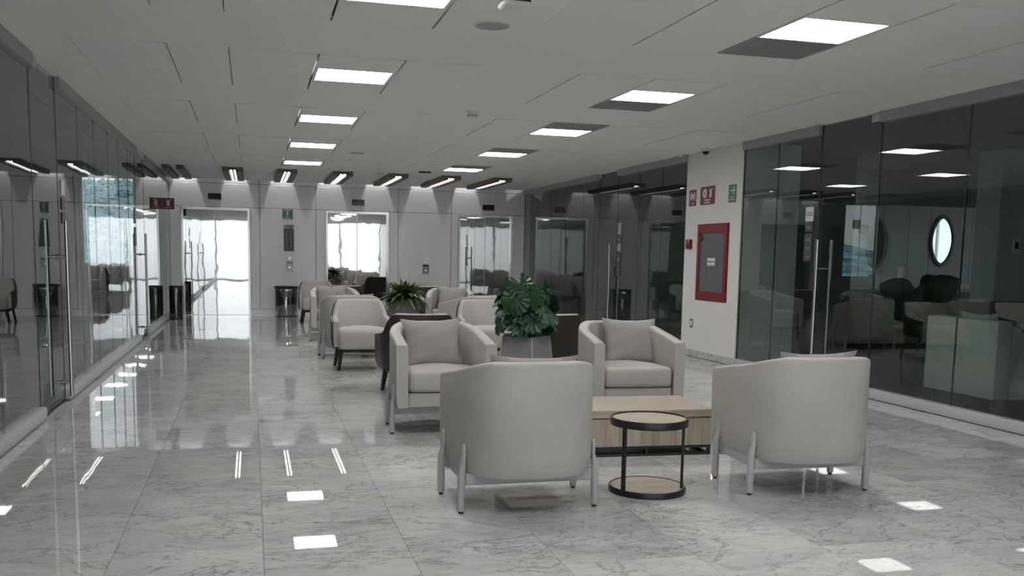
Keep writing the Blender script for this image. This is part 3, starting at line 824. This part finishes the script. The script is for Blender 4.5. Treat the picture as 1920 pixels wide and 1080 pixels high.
def oval_leaf(w=.42):
    bm = bmesh.new(); rows = []; n = 8
    for i in range(n + 1):
        t = i / n; hw = w * math.sin(PI * (t * .97 + .015)) ** .75
        z = -.25 * t * t
        rows.append([bm.verts.new((-hw, t, z + hw * .22)), bm.verts.new((-hw * .5, t, z + hw * .05)), bm.verts.new((0, t, z)), bm.verts.new((hw * .5, t, z + hw * .05)), bm.verts.new((hw, t, z + hw * .22))])
    for a, b in zip(rows, rows[1:]):
        for k in range(4): bm.faces.new((a[k], a[k + 1], b[k + 1], b[k]))
    return bm
def orient(pos, direction, normal_hint, size):
    y = Vector(direction).normalized(); z = Vector(normal_hint); z = (z - y * z.dot(y)).normalized(); x = y.cross(z)
    return Matrix.Translation(pos) @ Matrix(((x.x, y.x, z.x, 0), (x.y, y.y, z.y, 0), (x.z, y.z, z.z, 0), (0, 0, 0, 1))) @ Matrix.Scale(size, 4)

# big leafy plant: fan leaves on stalks
rnd = random.Random(21)
t = thing('leafy_plant', 'bushy dark green plant with lobed fan leaves behind the front chairs', 'plant', (PA[0], PA[1], .60))
lsrc = [obj('leaf', fan_leaf(13, .09, .075), M_leaf, t), obj('leaf', fan_leaf(15, .12, .085), M_leaf, t), obj('leaf', fan_leaf(13, .10, .080), M_leaf2, t)]
first = [True] * 3
NL = 44
for i in range(NL):
    zc = 1 - 1.55 * (i + .5) / NL                     # from the top of the ball down past its equator
    az = 2 * PI * i * .381966; rr_ = math.sqrt(max(0.0, 1 - zc * zc))
    d = Vector((math.cos(az) * rr_, math.sin(az) * rr_, zc))
    rad = rnd.uniform(.150, .235) * (1.0 + .10 * rr_)
    j = Vector((0, 0, .205)) + Vector((d.x * rad * 1.05, d.y * rad * 1.05, d.z * rad * .98))
    out = (Vector((d.x, d.y, 0)) * .55 + Vector((rnd.uniform(-.5, .5), rnd.uniform(-.5, .5), -.55 if zc < .75 else .1))).normalized()
    nrm = d + Vector((rnd.uniform(-.25, .25), rnd.uniform(-.25, .25), .30))
    k = 2 if i in (9, 14) else (i % 2)
    o = lsrc[k] if first[k] else inst(lsrc[k], (0, 0, 0), t)
    first[k] = False
    o.matrix_local = orient(j - out * .055, out, nrm, rnd.uniform(.120, .165))
    b0 = Vector((d.x * .035, d.y * .035, -.03))
    obj('stalk', tube(bmesh.new(), [b0, b0 * .5 + (j - out * .055) * .5 + Vector((0, 0, .03)), j - out * .055], [.005, .004, .003], 5), M_leaf, t, 60)
# two bare twigs leaning out at the top right
for pts in ([(.02, 0, .10), (.05, -.02, .30), (.02, -.03, .40), (-.08, -.03, .485)], [(.03, 0, .12), (.10, -.02, .33), (.17, -.03, .385), (.26, -.05, .37)]):
    obj('twig', tube(bmesh.new(), pts, [.006, .005, .004, .003], 6), M_stem, t, 60)

# fern
t = thing('fern_plant', 'olive green fern with arching strap leaves among the far chairs', 'plant', (PB[0], PB[1], .60))
fsrc = [obj('leaf', sword_leaf(.11, .55), M_fern, t), obj('leaf', sword_leaf(.115, .95), M_fern, t), obj('leaf', sword_leaf(.115, .90), leafmat('dark_strap_leaf', (.018, .04, .012), (.035, .07, .018)), t)]
first = [True] * 3
for i in range(120):
    az = 2 * PI * i * .381966 + rnd.uniform(-.2, .2); ring = i / 119
    el = R(84 - 66 * ring) + R(rnd.uniform(-6, 6)); ln = rnd.uniform(.36, .46) * (.80 + .25 * ring)
    d = Vector((math.cos(az) * math.cos(el), math.sin(az) * math.cos(el), math.sin(el)))
    k = 0 if ring < .3 else (1 if i % 2 else 2)
    o = fsrc[k] if first[k] else inst(fsrc[k], (0, 0, 0), t)
    first[k] = False
    o.matrix_local = orient(Vector((math.cos(az) * .02, math.sin(az) * .02, -.005)), d, Vector((-d.x * .5, -d.y * .5, 1)) if el > R(45) else Vector((0, 0, 1)), ln)
for a in (.4, 2.2, 4.0):
    obj('stem', tube(bmesh.new(), [(0, 0, -.02), (.04 * math.cos(a), .04 * math.sin(a), .2), (.10 * math.cos(a), .10 * math.sin(a), .40)], [.003, .002, .001], 5), M_stem, t, 60)

# ------------------------------------------------------------------ bins
def bin_(name, loc, r, h, label, badge=None, body=M_chrome):
    t = thing(name, label, 'bin', loc, 0, 'steel waste bins')
    obj('body', lathe(bmesh.new(), [(r * .96, 0), (r * .97, .01), (r, h - .045), (r * .99, h - .04)], seg=40), body, t, 40)
    obj('rim', lathe(bmesh.new(), [(r * 1.0, h - .045), (r * 1.015, h - .043), (r * 1.015, h - .002), (r * .985, h), (r * .90, h), (r * .90, h - .02)], seg=40), M_blackpl, t, 40)
    obj('foot_ring', lathe(bmesh.new(), [(r * .965, .0), (r * .975, .0), (r * .975, .016), (r * .965, .016)], seg=40), M_blackpl, t, 40)
    if badge:
        bm = bmesh.new(); n = 8
        rows = [[(math.sin(a) * (r + .0016), -math.cos(a) * (r + .0016), z) for a in [(-.42 + .84 * i / n) for i in range(n + 1)]] for z in (h - .20, h - .08)]
        rings(bm, rows, closed=False, cap0=False, cap1=False)
        obj('sticker', bm, badge, t)
    return t
bin_('waste_bin', (.640, 19.27, 0), .228, .585, 'wide polished steel bin below the lift directory', pmat('grey_sticker', (.16, .165, .17), .3, .6))
bin_('waste_bin', (3.420, 19.28, 0), .225, .585, 'wide steel bin with green sticker below the right lift buttons', M_green)
bin_('slim_bin', (-1.345, 18.32, 0), .118, .610, 'slim dark cylindrical bin beside the far left glass', body=pmat('dark_chrome', (.16, .16, .16), .12, 1.0))

# ------------------------------------------------------------------ far wall fittings
def plate(bm_or, x0, x1, y0, y1, z0, z1, bev=.001): return B(x0, x1, y0, y1, z0, z1, bev)
for i, (x, z, lab) in enumerate(((-.685, 2.30, 'left'), (2.072, 2.268, 'middle'), (4.77, 2.248, 'right'))):
    t = thing('floor_indicator', 'black floor display above the %s lift' % lab, 'display', mtx=wall_frame('-Y', x, D - .012, z), group='lift floor displays')
    obj('housing', B(-.125, .125, -.059, .059, 0, .014, .002), M_blackpl, t)
    obj('screen', B(-.112, .112, -.048, .048, .0135, .0150), M_blackgl, t)
t = thing('directory_sign', 'dark floor directory plate headed 10 on the lift wall', 'sign', mtx=wall_frame('-Y', .707, D - .012, 1.533))
obj('plate', B(-.098, .098, -.262, .176, 0, .008, .001), M_darksign, t)
hd = obj('header_plate', B(-.098, .098, .176, .262, 0, .009, .001), M_greysign, t)
text('number', '10', .085, M_darktext, hd, (0, .218, .0095), sx=1.25)
rr = random.Random(3)
for i in range(11):
    for sx in (-1, 1):
        w = rr.uniform(.03, .062)
        obj('directory_line', B(sx * .046 - w / 2, sx * .046 + w / 2, .135 - i * .035 - .006, .135 - i * .035 + .003, .0079, .0088), M_greysign, t)
def call_panel(x, z, label, mid, low):
    t = thing('call_panel', label, 'buttons', mtx=wall_frame('-Y', x, D - .012, z), group='lift call panels')
    a = obj('upper_plate', B(-.070, .070, .040, .152, 0, .010, .002), M_whitepl, t)
    obj('button', CY((0, .098, .009), (0, .098, .014), .020, seg=16), M_steel, a, 40)
    obj('middle_plate', B(-.066, .066, -.008, .036, 0, .009, .001), mid, t)
    b_ = obj('lower_plate', B(-.068, .068, -.152, -.012, 0, .010, .002), low, t)
    obj('button', CY((0, -.082, .009), (0, -.082, .014), .020, seg=16), M_steel, b_, 40)
call_panel(.718, 1.034, 'white call button panel above the wide bin under the directory', M_greysign, pmat('pale_plate', (.55, .55, .56), .4))
call_panel(3.455, 1.010, 'call button panel with black middle between the middle and right lifts', M_blackgl, M_greysign)

# ---- pictograms (local x right, y up)
def picto(t, mat, shapes, z=.0035, name='pictogram'):
    bm = bmesh.new()
    for poly in shapes: prism(bm, poly, z, z + .0012)
    return obj(name, bm, mat, t)
def disc(cx, cy, r, n=20): return [(cx + r * math.cos(2 * PI * i / n), cy + r * math.sin(2 * PI * i / n)) for i in range(n)]
def arc_strip(cx, cy, r0, r1, a0, a1, n=12):
    o = [(cx + r1 * math.cos(a0 + (a1 - a0) * i / n), cy + r1 * math.sin(a0 + (a1 - a0) * i / n)) for i in range(n + 1)]
    return o + [(cx + r0 * math.cos(a1 - (a1 - a0) * i / n), cy + r0 * math.sin(a1 - (a1 - a0) * i / n)) for i in range(n + 1)]
def extinguisher(cx, cy, s):
    b = [(cx - .22 * s, cy - .5 * s), (cx + .22 * s, cy - .5 * s), (cx + .22 * s, cy + .18 * s), (cx + .10 * s, cy + .32 * s), (cx - .10 * s, cy + .32 * s), (cx - .22 * s, cy + .18 * s)]
    return [b, [(cx - .08 * s, cy + .34 * s), (cx + .08 * s, cy + .34 * s), (cx + .08 * s, cy + .46 * s), (cx - .08 * s, cy + .46 * s)],
            [(cx + .08 * s, cy + .37 * s), (cx + .44 * s, cy + .32 * s), (cx + .44 * s, cy + .50 * s), (cx + .08 * s, cy + .45 * s)], arc_strip(cx - .08 * s, cy + .14 * s, .25 * s, .31 * s, R(90), R(170))]
def sign(name, label, face, x, y, z, w, h, mat):
    t = thing(name, label, 'sign', mtx=wall_frame(face, x, y, z))
    obj('plate', B(-w / 2, w / 2, -h / 2, h / 2, 0, .0035, .0006), mat, t)
    return t
t = sign('evacuation_sign', 'green sign with a standing figure above the lift directory', '-Y', .686, D - .012, 1.998, .200, .192, M_green)
picto(t, M_cream, [disc(0, .052, .014), [(-.016, .034), (.016, .034), (.018, -.005), (.008, -.005), (.008, -.042), (-.008, -.042), (-.008, -.005), (-.018, -.005)], arc_strip(0, .01, .072, .078, R(35), R(145))])
text('lettering', 'ZONA DE', .020, M_cream, t, (0, -.060, .0042)); text('lettering', 'MENOR RIESGO', .020, M_cream, t, (0, -.080, .0042))
CX = XR - .020
t = sign('alarm_sign', 'small red alarm sign at the left edge of the white column', '-X', CX, 11.495, 2.045, .205, .205, M_redsign)
picto(t, M_cream, [disc(0, .020, .034), arc_strip(0, .020, .048, .056, R(-60), R(60)), arc_strip(0, .020, .048, .056, R(120), R(240)), arc_strip(0, .020, .068, .076, R(-50), R(50)), arc_strip(0, .020, .068, .076, R(130), R(230))])
picto(t, M_redsign, [disc(0, .020, .010)], .0045, 'bell_centre')
text('lettering', 'ALARMA', .022, M_cream, t, (0, -.072, .0042))
t = sign('hydrant_sign', 'square red hose reel and extinguisher sign on the white column', '-X', CX, 11.075, 2.055, .400, .225, M_redsign)
picto(t, M_cream, [disc(-.075, .030, .058, 28)] + extinguisher(.085, .028, .110))
picto(t, M_redsign, [arc_strip(-.075, .030, .044, .047, 0, 2 * PI - .01, 24), arc_strip(-.075, .030, .031, .034, 0, 2 * PI - .01, 24), disc(-.075, .030, .014)], .0046, 'reel_rings')
text('lettering', 'HIDRANTE', .034, M_cream, t, (0, -.055, .0042)); text('lettering', 'EXTINTOR', .034, M_cream, t, (0, -.088, .0042))
t = sign('exit_route_sign', 'green arrow sign at the right edge of the white column', '-X', CX, 10.425, 2.045, .190, .210, M_green)
picto(t, M_cream, [[(-.05, .030), (.035, .030), (.035, .044), (-.05, .044)], [(.020, -.010), (.034, -.016), (.064, .037), (.048, .037)], [(.020, .084), (.034, .090), (.064, .037), (.048, .037)]])
text('lettering', 'RUTA', .026, M_cream, t, (0, -.046, .0042)); text('lettering', 'EVACUACION', .023, M_cream, t, (0, -.074, .0042))
# flag sign on the far left glass
t = thing('extinguisher_sign', 'projecting red extinguisher sign on the far left glass', 'sign', mtx=wall_frame('-Y', XL + .108, 17.97, 2.062))
obj('plate', B(-.100, .100, -.098, .098, -.002, .0025, .0006), M_redsign, t)
picto(t, M_cream, extinguisher(0, .018, .115), .0025)
text('lettering', 'EXTINTOR', .026, M_cream, t, (0, -.068, .0034))
# hose cabinet
t = thing('hose_cabinet', 'red framed fire hose cabinet with glass front on the white column', 'cabinet', mtx=wall_frame('-X', CX, 10.875, 1.220))
w, h = .40, .470
f = bmesh.new()
for (a, b_, c, d) in ((-w, -w + .075, -h, h), (w - .075, w, -h, h), (-w + .075, w - .075, h - .105, h), (-w + .075, w - .075, -h, -h + .105)): bx(f, a, b_, c, d, 0, .022, .003)
obj('frame', f, M_red, t)
obj('back_panel', B(-w + .07, w - .07, -h + .1, h - .1, .0, .004), pmat('cabinet_grey', (.20, .21, .22), .5), t)
gp = obj('glass_front', B(-w + .075, w - .075, -h + .105, h - .105, .012, .016), glass('cabinet_glass', (.80, .82, .84), .12), t)
f = bmesh.new()
for (a, b_, c, d) in ((-w, w, h, h + .012), (-w, w, -h - .012, -h), (-w - .012, -w, -h - .012, h + .012), (w, w + .012, -h - .012, h + .012)): bx(f, a, b_, c, d, 0, .012, .002)
obj('flange', f, M_red, t)
obj('lock', CY((-w + .036, -.05, .02), (-w + .036, -.05, .030), .010, seg=14), M_steel, t, 40)
obj('key_box', lathe(bmesh.new(), [(.026, .015), (.030, .018), (.030, .022), (.02, .026)], c=(-w + .115, h - .165, 0), seg=18, sy=1.3), M_blackpl, t, 50)
lb = obj('label_plate', B(-.105, .105, -.040, .058, .0162, .0172), M_whitepl, t)
text('lettering', 'EMERGENCIA', .036, M_redsign, lb, (0, .009, .0178), sx=.88)
obj('label_border', (lambda b: (bx(b, -.098, .098, .046, .050, .0171, .0178), bx(b, -.098, .098, -.032, -.028, .0171, .0178), b)[-1])(bmesh.new()), M_redsign, lb)
# manual alarm pull and switch
t = thing('alarm_pull', 'small red fire alarm pull station left of the hose cabinet', 'alarm', mtx=wall_frame('-X', CX, 11.52, 1.452))
obj('housing', B(-.062, .062, -.062, .062, 0, .042, .006, 2), M_red, t, 40)
obj('handle', B(-.040, .040, -.030, -.005, .040, .052, .004), M_red, t, 40)
obj('indicator', CY((.036, .042, .041), (.036, .042, .047), .009, seg=12), M_whitepl, t, 40)
t = thing('wall_socket', 'slim steel wall outlet low on the white column', 'socket', mtx=wall_frame('-X', CX, 11.39, .425))
obj('plate', B(-.045, .045, -.058, .058, 0, .006, .003), M_steel, t)
obj('insert', B(-.024, .024, -.034, .034, .0055, .0085, .001), M_whitepl, t)

# ---- suite plaques on the glass
def plaques(name_label, face, x, yc, items):
    t = thing('suite_sign', name_label, 'sign', mtx=wall_frame(face, x, yc, 0), group='stacked suite plaques on the glass')
    for (w, z0, z1, m, txt) in items:
        p = obj('plaque', B(-w / 2, w / 2, z0, z1, 0, .006, .0008), m, t)
        if txt == '1035': text('number', txt, .062, M_darktext, p, (.0, (z0 + z1) / 2, .0066))
        elif txt:
            n = txt
            for k in range(n):
                zc = z1 - (z1 - z0) * (k + .6) / (n + .2)
                for q, (ww, dz) in enumerate(((.10, 0), (.085, -.018))): obj('name_line', B(-ww / 2, ww / 2, zc + dz - .004, zc + dz + .002, .0058, .0066), M_greysign, p)
plaques('white number plaque 1035 over dark plaques, left of the right glass door', '-X', XR - .0075, 8.775, [(.145, 1.665, 1.812, pmat('plaque_pale', (.62, .63, .63), .4), '1035'), (.140, 1.562, 1.660, M_darksign, 1), (.140, 1.255, 1.542, M_darksign, 3)])
plaques('pale plaque over dark plaques right of the near left glass door', '+X', XL + .0075, 8.72, [(.145, 1.690, 1.815, pmat('plaque_pale', (.62, .63, .63), .4), 0), (.145, 1.57, 1.668, M_darksign, 1), (.145, 1.455, 1.550, M_darksign, 1)])
plaques('pale plaque over dark plaques beyond the white column', '-X', XR - .0075, 14.06, [(.15, 1.62, 1.80, M_greysign, 0), (.15, 1.50, 1.60, M_darksign, 1), (.15, 1.36, 1.48, M_greysign, 0), (.15, .98, 1.34, M_darksign, 2)])
plaques('dark plaques beside the far left glass door', '+X', XL + .0075, 13.78, [(.15, 1.60, 1.80, M_darksign, 1), (.15, 1.30, 1.55, M_darksign, 2)])

# ------------------------------------------------------------------ ceiling fittings
def beam_lamp(x, label, src=[None]):
    p = (x, 16.45, C)
    if src[0] is not None: return dup(src[0], p, 0, label)
    t = thing('beam_lamp', label, 'ceiling lamp', p, 0, 'walnut beam ceiling lamps')
    for s in (-1, 1):
        bm = bmesh.new(); xa, xb = (s * .055, s * .165)
        x0, x1 = min(xa, xb), max(xa, xb)
        rings(bm, [[(x0, 0.0, 0), (x1, 0.0, 0), (x1, .06, -.070), (x0, .06, -.070)], [(x0, 2.25, 0), (x1, 2.25, 0), (x1, 2.25, -.070), (x0, 2.25, -.070)]])
        obj('beam', bm, M_fin, t)
        obj('light_strip', B(s * .028 - .011, s * .028 + .011, .10, 2.20, -.050, -.042), M_strip, t)
    obj('channel', B(-.055, .055, .05, 2.25, -.042, 0), M_fin, t)
    src[0] = t
    return t
BL = ['first full one from the left', 'second full one from the left', 'third full one from the left', 'fourth full one from the left', 'fifth full one from the left', 'rightmost, over the right lift']
beam_unlit = thing('beam_lamp', 'unlit walnut beam on the ceiling at the far left by the glass', 'ceiling lamp', (-1.22, 16.45, C), 0, 'walnut beam ceiling lamps')
for q in (-1, 1): obj('beam', B(q * .11 - .055, q * .11 + .055, .03, 2.25, -.07, 0, .001), M_fin, beam_unlit)
for x, l in zip((-.29, .58, 1.50, 2.44, 3.36, 4.28), BL): beam_lamp(x, 'walnut twin beam lamp on the ceiling, ' + l)
for i, x in enumerate((-1.22, -.29, .58, 1.50, 2.44, 3.36, 4.28)):
    t = thing('cove_spotlight', 'hidden downlight casting the %s cone of light from the left on the lift wall' % ('first', 'second', 'third', 'fourth', 'fifth', 'sixth', 'seventh')[i], 'spotlight', (x, D - .085, C + .75), 0, 'downlights in the slot above the lift wall')
    obj('housing', lathe(bmesh.new(), [(.034, .0), (.036, .002), (.036, .10), (.02, .128)], seg=18), M_blackpl, t, 40)
    sl = bpy.data.lights.new('spot', 'SPOT'); sl.energy = SPOT_POWER; sl.spot_size = R(34); sl.spot_blend = .10; sl.shadow_soft_size = .012; sl.color = (1, .98, .96)
    so = bpy.data.objects.new('lamp', sl); COL.objects.link(so); so.parent = t; so.location = (0, 0, -.008)
def speaker(x, y, r, label):
    t = thing('ceiling_speaker', label, 'speaker', (x, y, C - .004), 0, 'round ceiling speakers')
    obj('ring', lathe(bmesh.new(), [(r, .004), (r, -.003), (r * .96, -.006), (r * .90, -.006), (r * .90, .002)], seg=36), M_frame, t, 40)
    obj('mesh_cover', lathe(bmesh.new(), [(r * .90, .001), (r * .90, -.003), (r * .5, -.006), (r * .1, -.007)], seg=36), pmat('speaker_mesh', (.42, .42, .425), .8), t, 40)
speaker(1.395, 5.69, .112, 'round grey speaker in the ceiling near the projector box')
speaker(1.40, 13.34, .112, 'round grey speaker in the far ceiling by the left light row')
# rounded ceiling device (access point) next to the near speaker
t = thing('access_point', 'white and black rounded device hanging under the near ceiling', 'device', (1.335, 4.95, C))
obj('mount', B(-.055, .055, -.05, .05, -.050, .002, .006), M_whitepl, t, 40)
obj('cable', CY((-.03, -.058, -.05), (-.03, -.058, .002), .006, seg=8), M_whitepl, t, 60)
obj('body', B(-.070, .070, -.064, .064, -.068, -.049, .006), M_blackpl, t, 40)
def sqr(r, z, k=4.0, n=40): return [(r * math.copysign(abs(math.cos(2 * PI * i / n)) ** (2 / k), math.cos(2 * PI * i / n)), r * math.copysign(abs(math.sin(2 * PI * i / n)) ** (2 / k), math.sin(2 * PI * i / n)), z) for i in range(n)]
obj('cover', rings(bmesh.new(), [sqr(.080, -.067), sqr(.083, -.072), sqr(.080, -.080), sqr(.064, -.087), sqr(.03, -.090)]), M_whitepl, t, 50)
def detector(x, y, r, label, dark=True):
    t = thing('smoke_detector', label, 'smoke detector', (x, y, C), 0, 'round smoke detectors')
    obj('base', lathe(bmesh.new(), [(r, 0), (r, -.010), (r * .94, -.016)], seg=28), M_whitepl, t, 40)
    obj('dome', lathe(bmesh.new(), [(r * .90, -.016), (r * .88, -.030), (r * .75, -.050), (r * .55, -.060), (r * .2, -.062)], seg=28), M_whitepl, t, 50)
    if dark:
        for i in range(14):
            a = 2 * PI * i / 14
            v = B(-.003, .003, -.002, .002, -.053, -.036)
            bmesh.ops.rotate(v, verts=v.verts, cent=(0, 0, 0), matrix=Matrix.Rotation(a, 3, 'Z')); bmesh.ops.translate(v, verts=v.verts, vec=(-math.sin(a) * r * .80, math.cos(a) * r * .80, 0))
            obj('slot', v, M_blackpl, t)
detector(2.04, 9.06, .055, 'round white smoke detector between the two light rows')
detector(2.08, 16.15, .055, 'far white smoke detector beside the beam lamps')
t = thing('ceiling_sensor', 'small black box on the far ceiling near the beam lamps', 'sensor', (2.76, 15.75, C))
obj('plate', B(-.11, .11, -.06, .06, -.010, 0, .002), M_whitepl, t); obj('box', B(-.095, .095, -.045, .045, -.035, -.009, .004), M_blackpl, t)
t = thing('dome_sensor', 'flat white ceiling sensor left of the white column', 'sensor', (5.40, 11.62, C))
obj('base', lathe(bmesh.new(), [(.075, 0), (.075, -.008), (.068, -.014)], seg=28), M_whitepl, t, 40)
obj('dome', lathe(bmesh.new(), [(.062, -.013), (.055, -.026), (.035, -.036), (.01, -.038)], seg=28), M_whitepl, t, 50)
obj('lens', B(.005, .030, -.062, -.050, -.030, -.018, .002), M_blackpl, t)
t = thing('security_camera', 'black dome security camera at the top of the white column', 'camera', (5.46, 11.02, C))
obj('base', lathe(bmesh.new(), [(.058, 0), (.058, -.022), (.050, -.030)], seg=28), M_whitepl, t, 40)
obj('dome', lathe(bmesh.new(), [(.040, -.029), (.040, -.040), (.034, -.056), (.018, -.068), (.004, -.071)], seg=28), M_blackgl, t, 50)

# ================================================================== LOUNGE BEHIND THE RIGHT GLASS
t = thing('club_chair', 'boxy pale club chair with its back against the right glass', 'armchair', (6.02, 7.02, 0), R(-90))
sd = [(-.02, .125), (.70, .125), (.70, .56), (.62, .60), (.30, .74), (.10, .78), (-.02, .78)]
obj('backrest', B(-.435, .435, -.02, .14, .12, .785, .012, 2), M_fabric, t, 40)
for s in (-1, 1):
    bm = bmesh.new(); x0, x1 = (s * .38 - .055, s * .38 + .055)
    rings(bm, [[(x0, y, z) for y, z in [(.141, .12), (.70, .12), (.70, .54), (.42, .58), (.20, .72), (.141, .745)]], [(x1, y, z) for y, z in [(.141, .12), (.70, .12), (.70, .54), (.42, .58), (.20, .72), (.141, .745)]]])
    obj('arm', bm, M_fabric, t)
obj('seat', B(-.325, .325, .14, .70, .12, .43, .02, 2), M_fabric, t, 40)
for x in (-.36, .36):
    for y in (.06, .62): obj('leg', CY((x, y, 0), (x, y, .13), .018, .028, 12), M_blackwood, t, 40)
pillow((6.27, 7.06, .655), R(-90), R(18), 'pale pillow on the club chair behind the right glass')
t = thing('large_leaf_plant', 'dark broad leaved potted plant behind the right glass', 'plant', (6.62, 8.35, 0))
obj('pot', lathe(bmesh.new(), [(.12, 0), (.16, .30), (.165, .32), (.150, .32), (.145, .29)], seg=24), M_darksign, t, 40)
obj('stem', tube(bmesh.new(), [(0, 0, .28), (.02, 0, .5), (0, .01, .78)], [.014, .012, .008], 8), M_stem, t, 60)
osrc = None; rl = random.Random(9)
for i in range(22):
    az = i * 2.4; z = .56 + .34 * (i % 11) / 11; el = R(rl.uniform(0, 55))
    d = Vector((math.cos(az) * math.cos(el), math.sin(az) * math.cos(el), math.sin(el)))
    m = orient(Vector((0, 0, z)) + d * .06, d, Vector((d.x * .4 - .45, -.85, .35)), rl.uniform(.30, .38))
    if osrc is None: o = osrc = obj('leaf', oval_leaf(), pmat('deep_leaf', (.008, .03, .010), .55), t)
    else: o = inst(osrc, (0, 0, 0), t)
    o.matrix_local = m
t = thing('sofa', 'dark taupe sofa inside the lounge at the right edge', 'sofa', (7.95, 8.35, 0))
M_sofa = pmat('dark_taupe_fabric', (.10, .092, .088), .9)
obj('base', B(-.75, .95, -.40, .40, .12, .42, .02, 2), M_sofa, t, 40); obj('backrest', B(-.75, .95, .22, .42, .40, .86, .03, 2), M_sofa, t, 40)
for x in (-.80, 1.0): obj('arm', B(x - .09, x + .09, -.42, .42, .10, .64, .03, 2), M_sofa, t, 40)
for x in (-.35, .50): obj('seat_cushion', B(x - .40, x + .42, -.40, .22, .42, .52, .03, 2), M_sofa, t, 40)
for x in (-.78, .98):
    for y in (-.36, .36): obj('leg', CY((x, y, 0), (x, y, .12), .02, seg=10), M_blackwood, t, 40)
t = thing('console', 'long dark wood console along the lounge wall under the mirrors', 'console', (9.75, 12.15, 0))
obj('top', B(-1.3, 1.9, -.28, .30, .84, .88, .003), M_oakX, t)
for i in range(4): obj('door', B(-1.28 + i * .79, -1.28 + i * .79 + .78, -.25, -.23, .10, .835, .002), pmat('console_wood', (.12, .10, .085), .5), t)
obj('body', B(-1.28, 1.88, -.23, .30, .08, .838), pmat('console_wood', (.12, .10, .085), .5), t)
obj('plinth', B(-1.25, 1.85, -.2, .28, 0, .08), M_black, t)
def vesica(w, h, n=20):
    r = (h * h / 4 + w * w / 4) / w; cx = r - w / 2; a = math.atan2(h / 2, cx)
    q = 2 / 1.72
    return [(w / 2 * math.copysign(abs(math.cos(PI * i / n)) ** q, math.cos(PI * i / n)), h / 2 * math.copysign(abs(math.sin(PI * i / n)) ** (2 / 1.95), math.sin(PI * i / n))) for i in range(2 * n)]
for x, z, w, h, lab, fm in ((10.21, 1.605, .36, .68, 'pointed oval mirror with thick black frame on the lounge wall', M_black), (9.05, 1.54, .30, .66, 'pointed oval mirror with slim dark frame left of the lamp', pmat('pewter', (.10, .11, .11), .4))):
    t = thing('wall_mirror', lab, 'mirror', mtx=wall_frame('-Y', x, 12.488, z), group='pointed mirrors in the lounge')
    o_, i_ = vesica(w + .07, h + .11), vesica(w, h)
    bm = rings(bmesh.new(), [[(a, b_, 0) for a, b_ in o_], [(a, b_, .03) for a, b_ in o_], [(a, b_, .03) for a, b_ in i_], [(a, b_, .012) for a, b_ in i_]], cap0=False, cap1=False)
    obj('frame', bm, fm, t)
    obj('mirror_glass', prism(bmesh.new(), i_, .004, .013), pmat('mirror_silver', (.80, .83, .82), .03, 1.0), t)
t = thing('wall_picture', 'small dark square picture on the pale lounge wall', 'picture', mtx=wall_frame('-Y', 8.83, 12.488, 1.755))
obj('frame', B(-.075, .075, -.075, .075, 0, .016, .002), M_darksign, t); obj('motif', B(-.05, .05, -.05, .05, .0155, .018), M_blackgl, t)
t = thing('table_lamp', 'table lamp with pale drum shade on the lounge console', 'lamp', (9.26, 12.08, .88))
obj('base', lathe(bmesh.new(), [(.045, 0), (.05, .015), (.06, .07), (.035, .12), (.012, .15)], seg=24), M_darksign, t, 50)
obj('shade', lathe(bmesh.new(), [(.095, .145), (.072, .33), (.068, .33), (.091, .145)], seg=28), pmat('lamp_shade', (.50, .49, .45), .8), t, 40)
obj('finial', CY((0, 0, .15), (0, 0, .36), .006, seg=8), M_darksign, t, 40)
for i, x in enumerate((10.12, 10.48, 10.86)):
    t = thing('tissue_box', ['left', 'middle', 'right'][i] + ' one of three pale boxes on the console under the mirror', 'box', (x, 12.05, .88), 0, 'pale boxes on the lounge console')
    obj('body', B(-.11, .11, -.06, .06, 0, .075, .004), M_whitepl, t); obj('slot', B(-.05, .05, -.012, .012, .0745, .077), M_greysign, t)
t = thing('thermostat', 'white thermostat with dark screen on the lounge pier', 'thermostat', mtx=wall_frame('-Y', 8.86, 9.548, 1.48))
obj('case', B(-.05, .05, -.085, .085, 0, .02, .004), M_whitepl, t); obj('screen', B(-.028, .028, -.03, .055, .0195, .022), M_blackgl, t)
# fill lamp added out of view behind the partition to brighten the lounge wall
t = thing('lounge_fill_light', 'added unseen fill light behind the partition, brightening the lounge wall', 'ceiling light', (7.86, 12.02, C))
obj('frame', B(-.20, .20, -.20, .20, -.012, 0, .002), M_frame, t); obj('diffuser', B(-.18, .18, -.18, .18, -.016, -.0118), pmat('lounge_fill_glow', (.9, .9, .9), .5, emit=(.92, 1, .98), estr=26.0), t)

# ================================================================== OFFICE BEHIND THE LEFT GLASS
t = thing('hanging_exit_sign', 'green hanging exit sign seen edge on behind the left glass', 'sign', (-1.70, 11.05, 2.03))
obj('plate', B(-.012, .012, -.15, .15, 0, .22, .002), M_green, t)
for y in (-.1, .1): obj('hanger', CY((0, y, .22), (0, y, C - 2.03), .004, seg=6), M_steel, t)
t = thing('office_cabinet', 'grey filing cabinet below the office window behind the left glass', 'cabinet', (-2.93, 18.95, 0))
obj('body', B(-.28, .28, -.25, .25, .02, .99, .004), M_greysign, t)
for i in range(3):
    d = obj('drawer', B(-.26, .26, -.265, -.248, .05 + i * .31, .34 + i * .31, .003), M_greysign, t)
    obj('handle', B(-.07, .07, -.285, -.263, .24 + i * .31, .255 + i * .31, .003), M_steel, d)
obj('plinth', B(-.26, .26, -.23, .23, 0, .021), M_black, t)
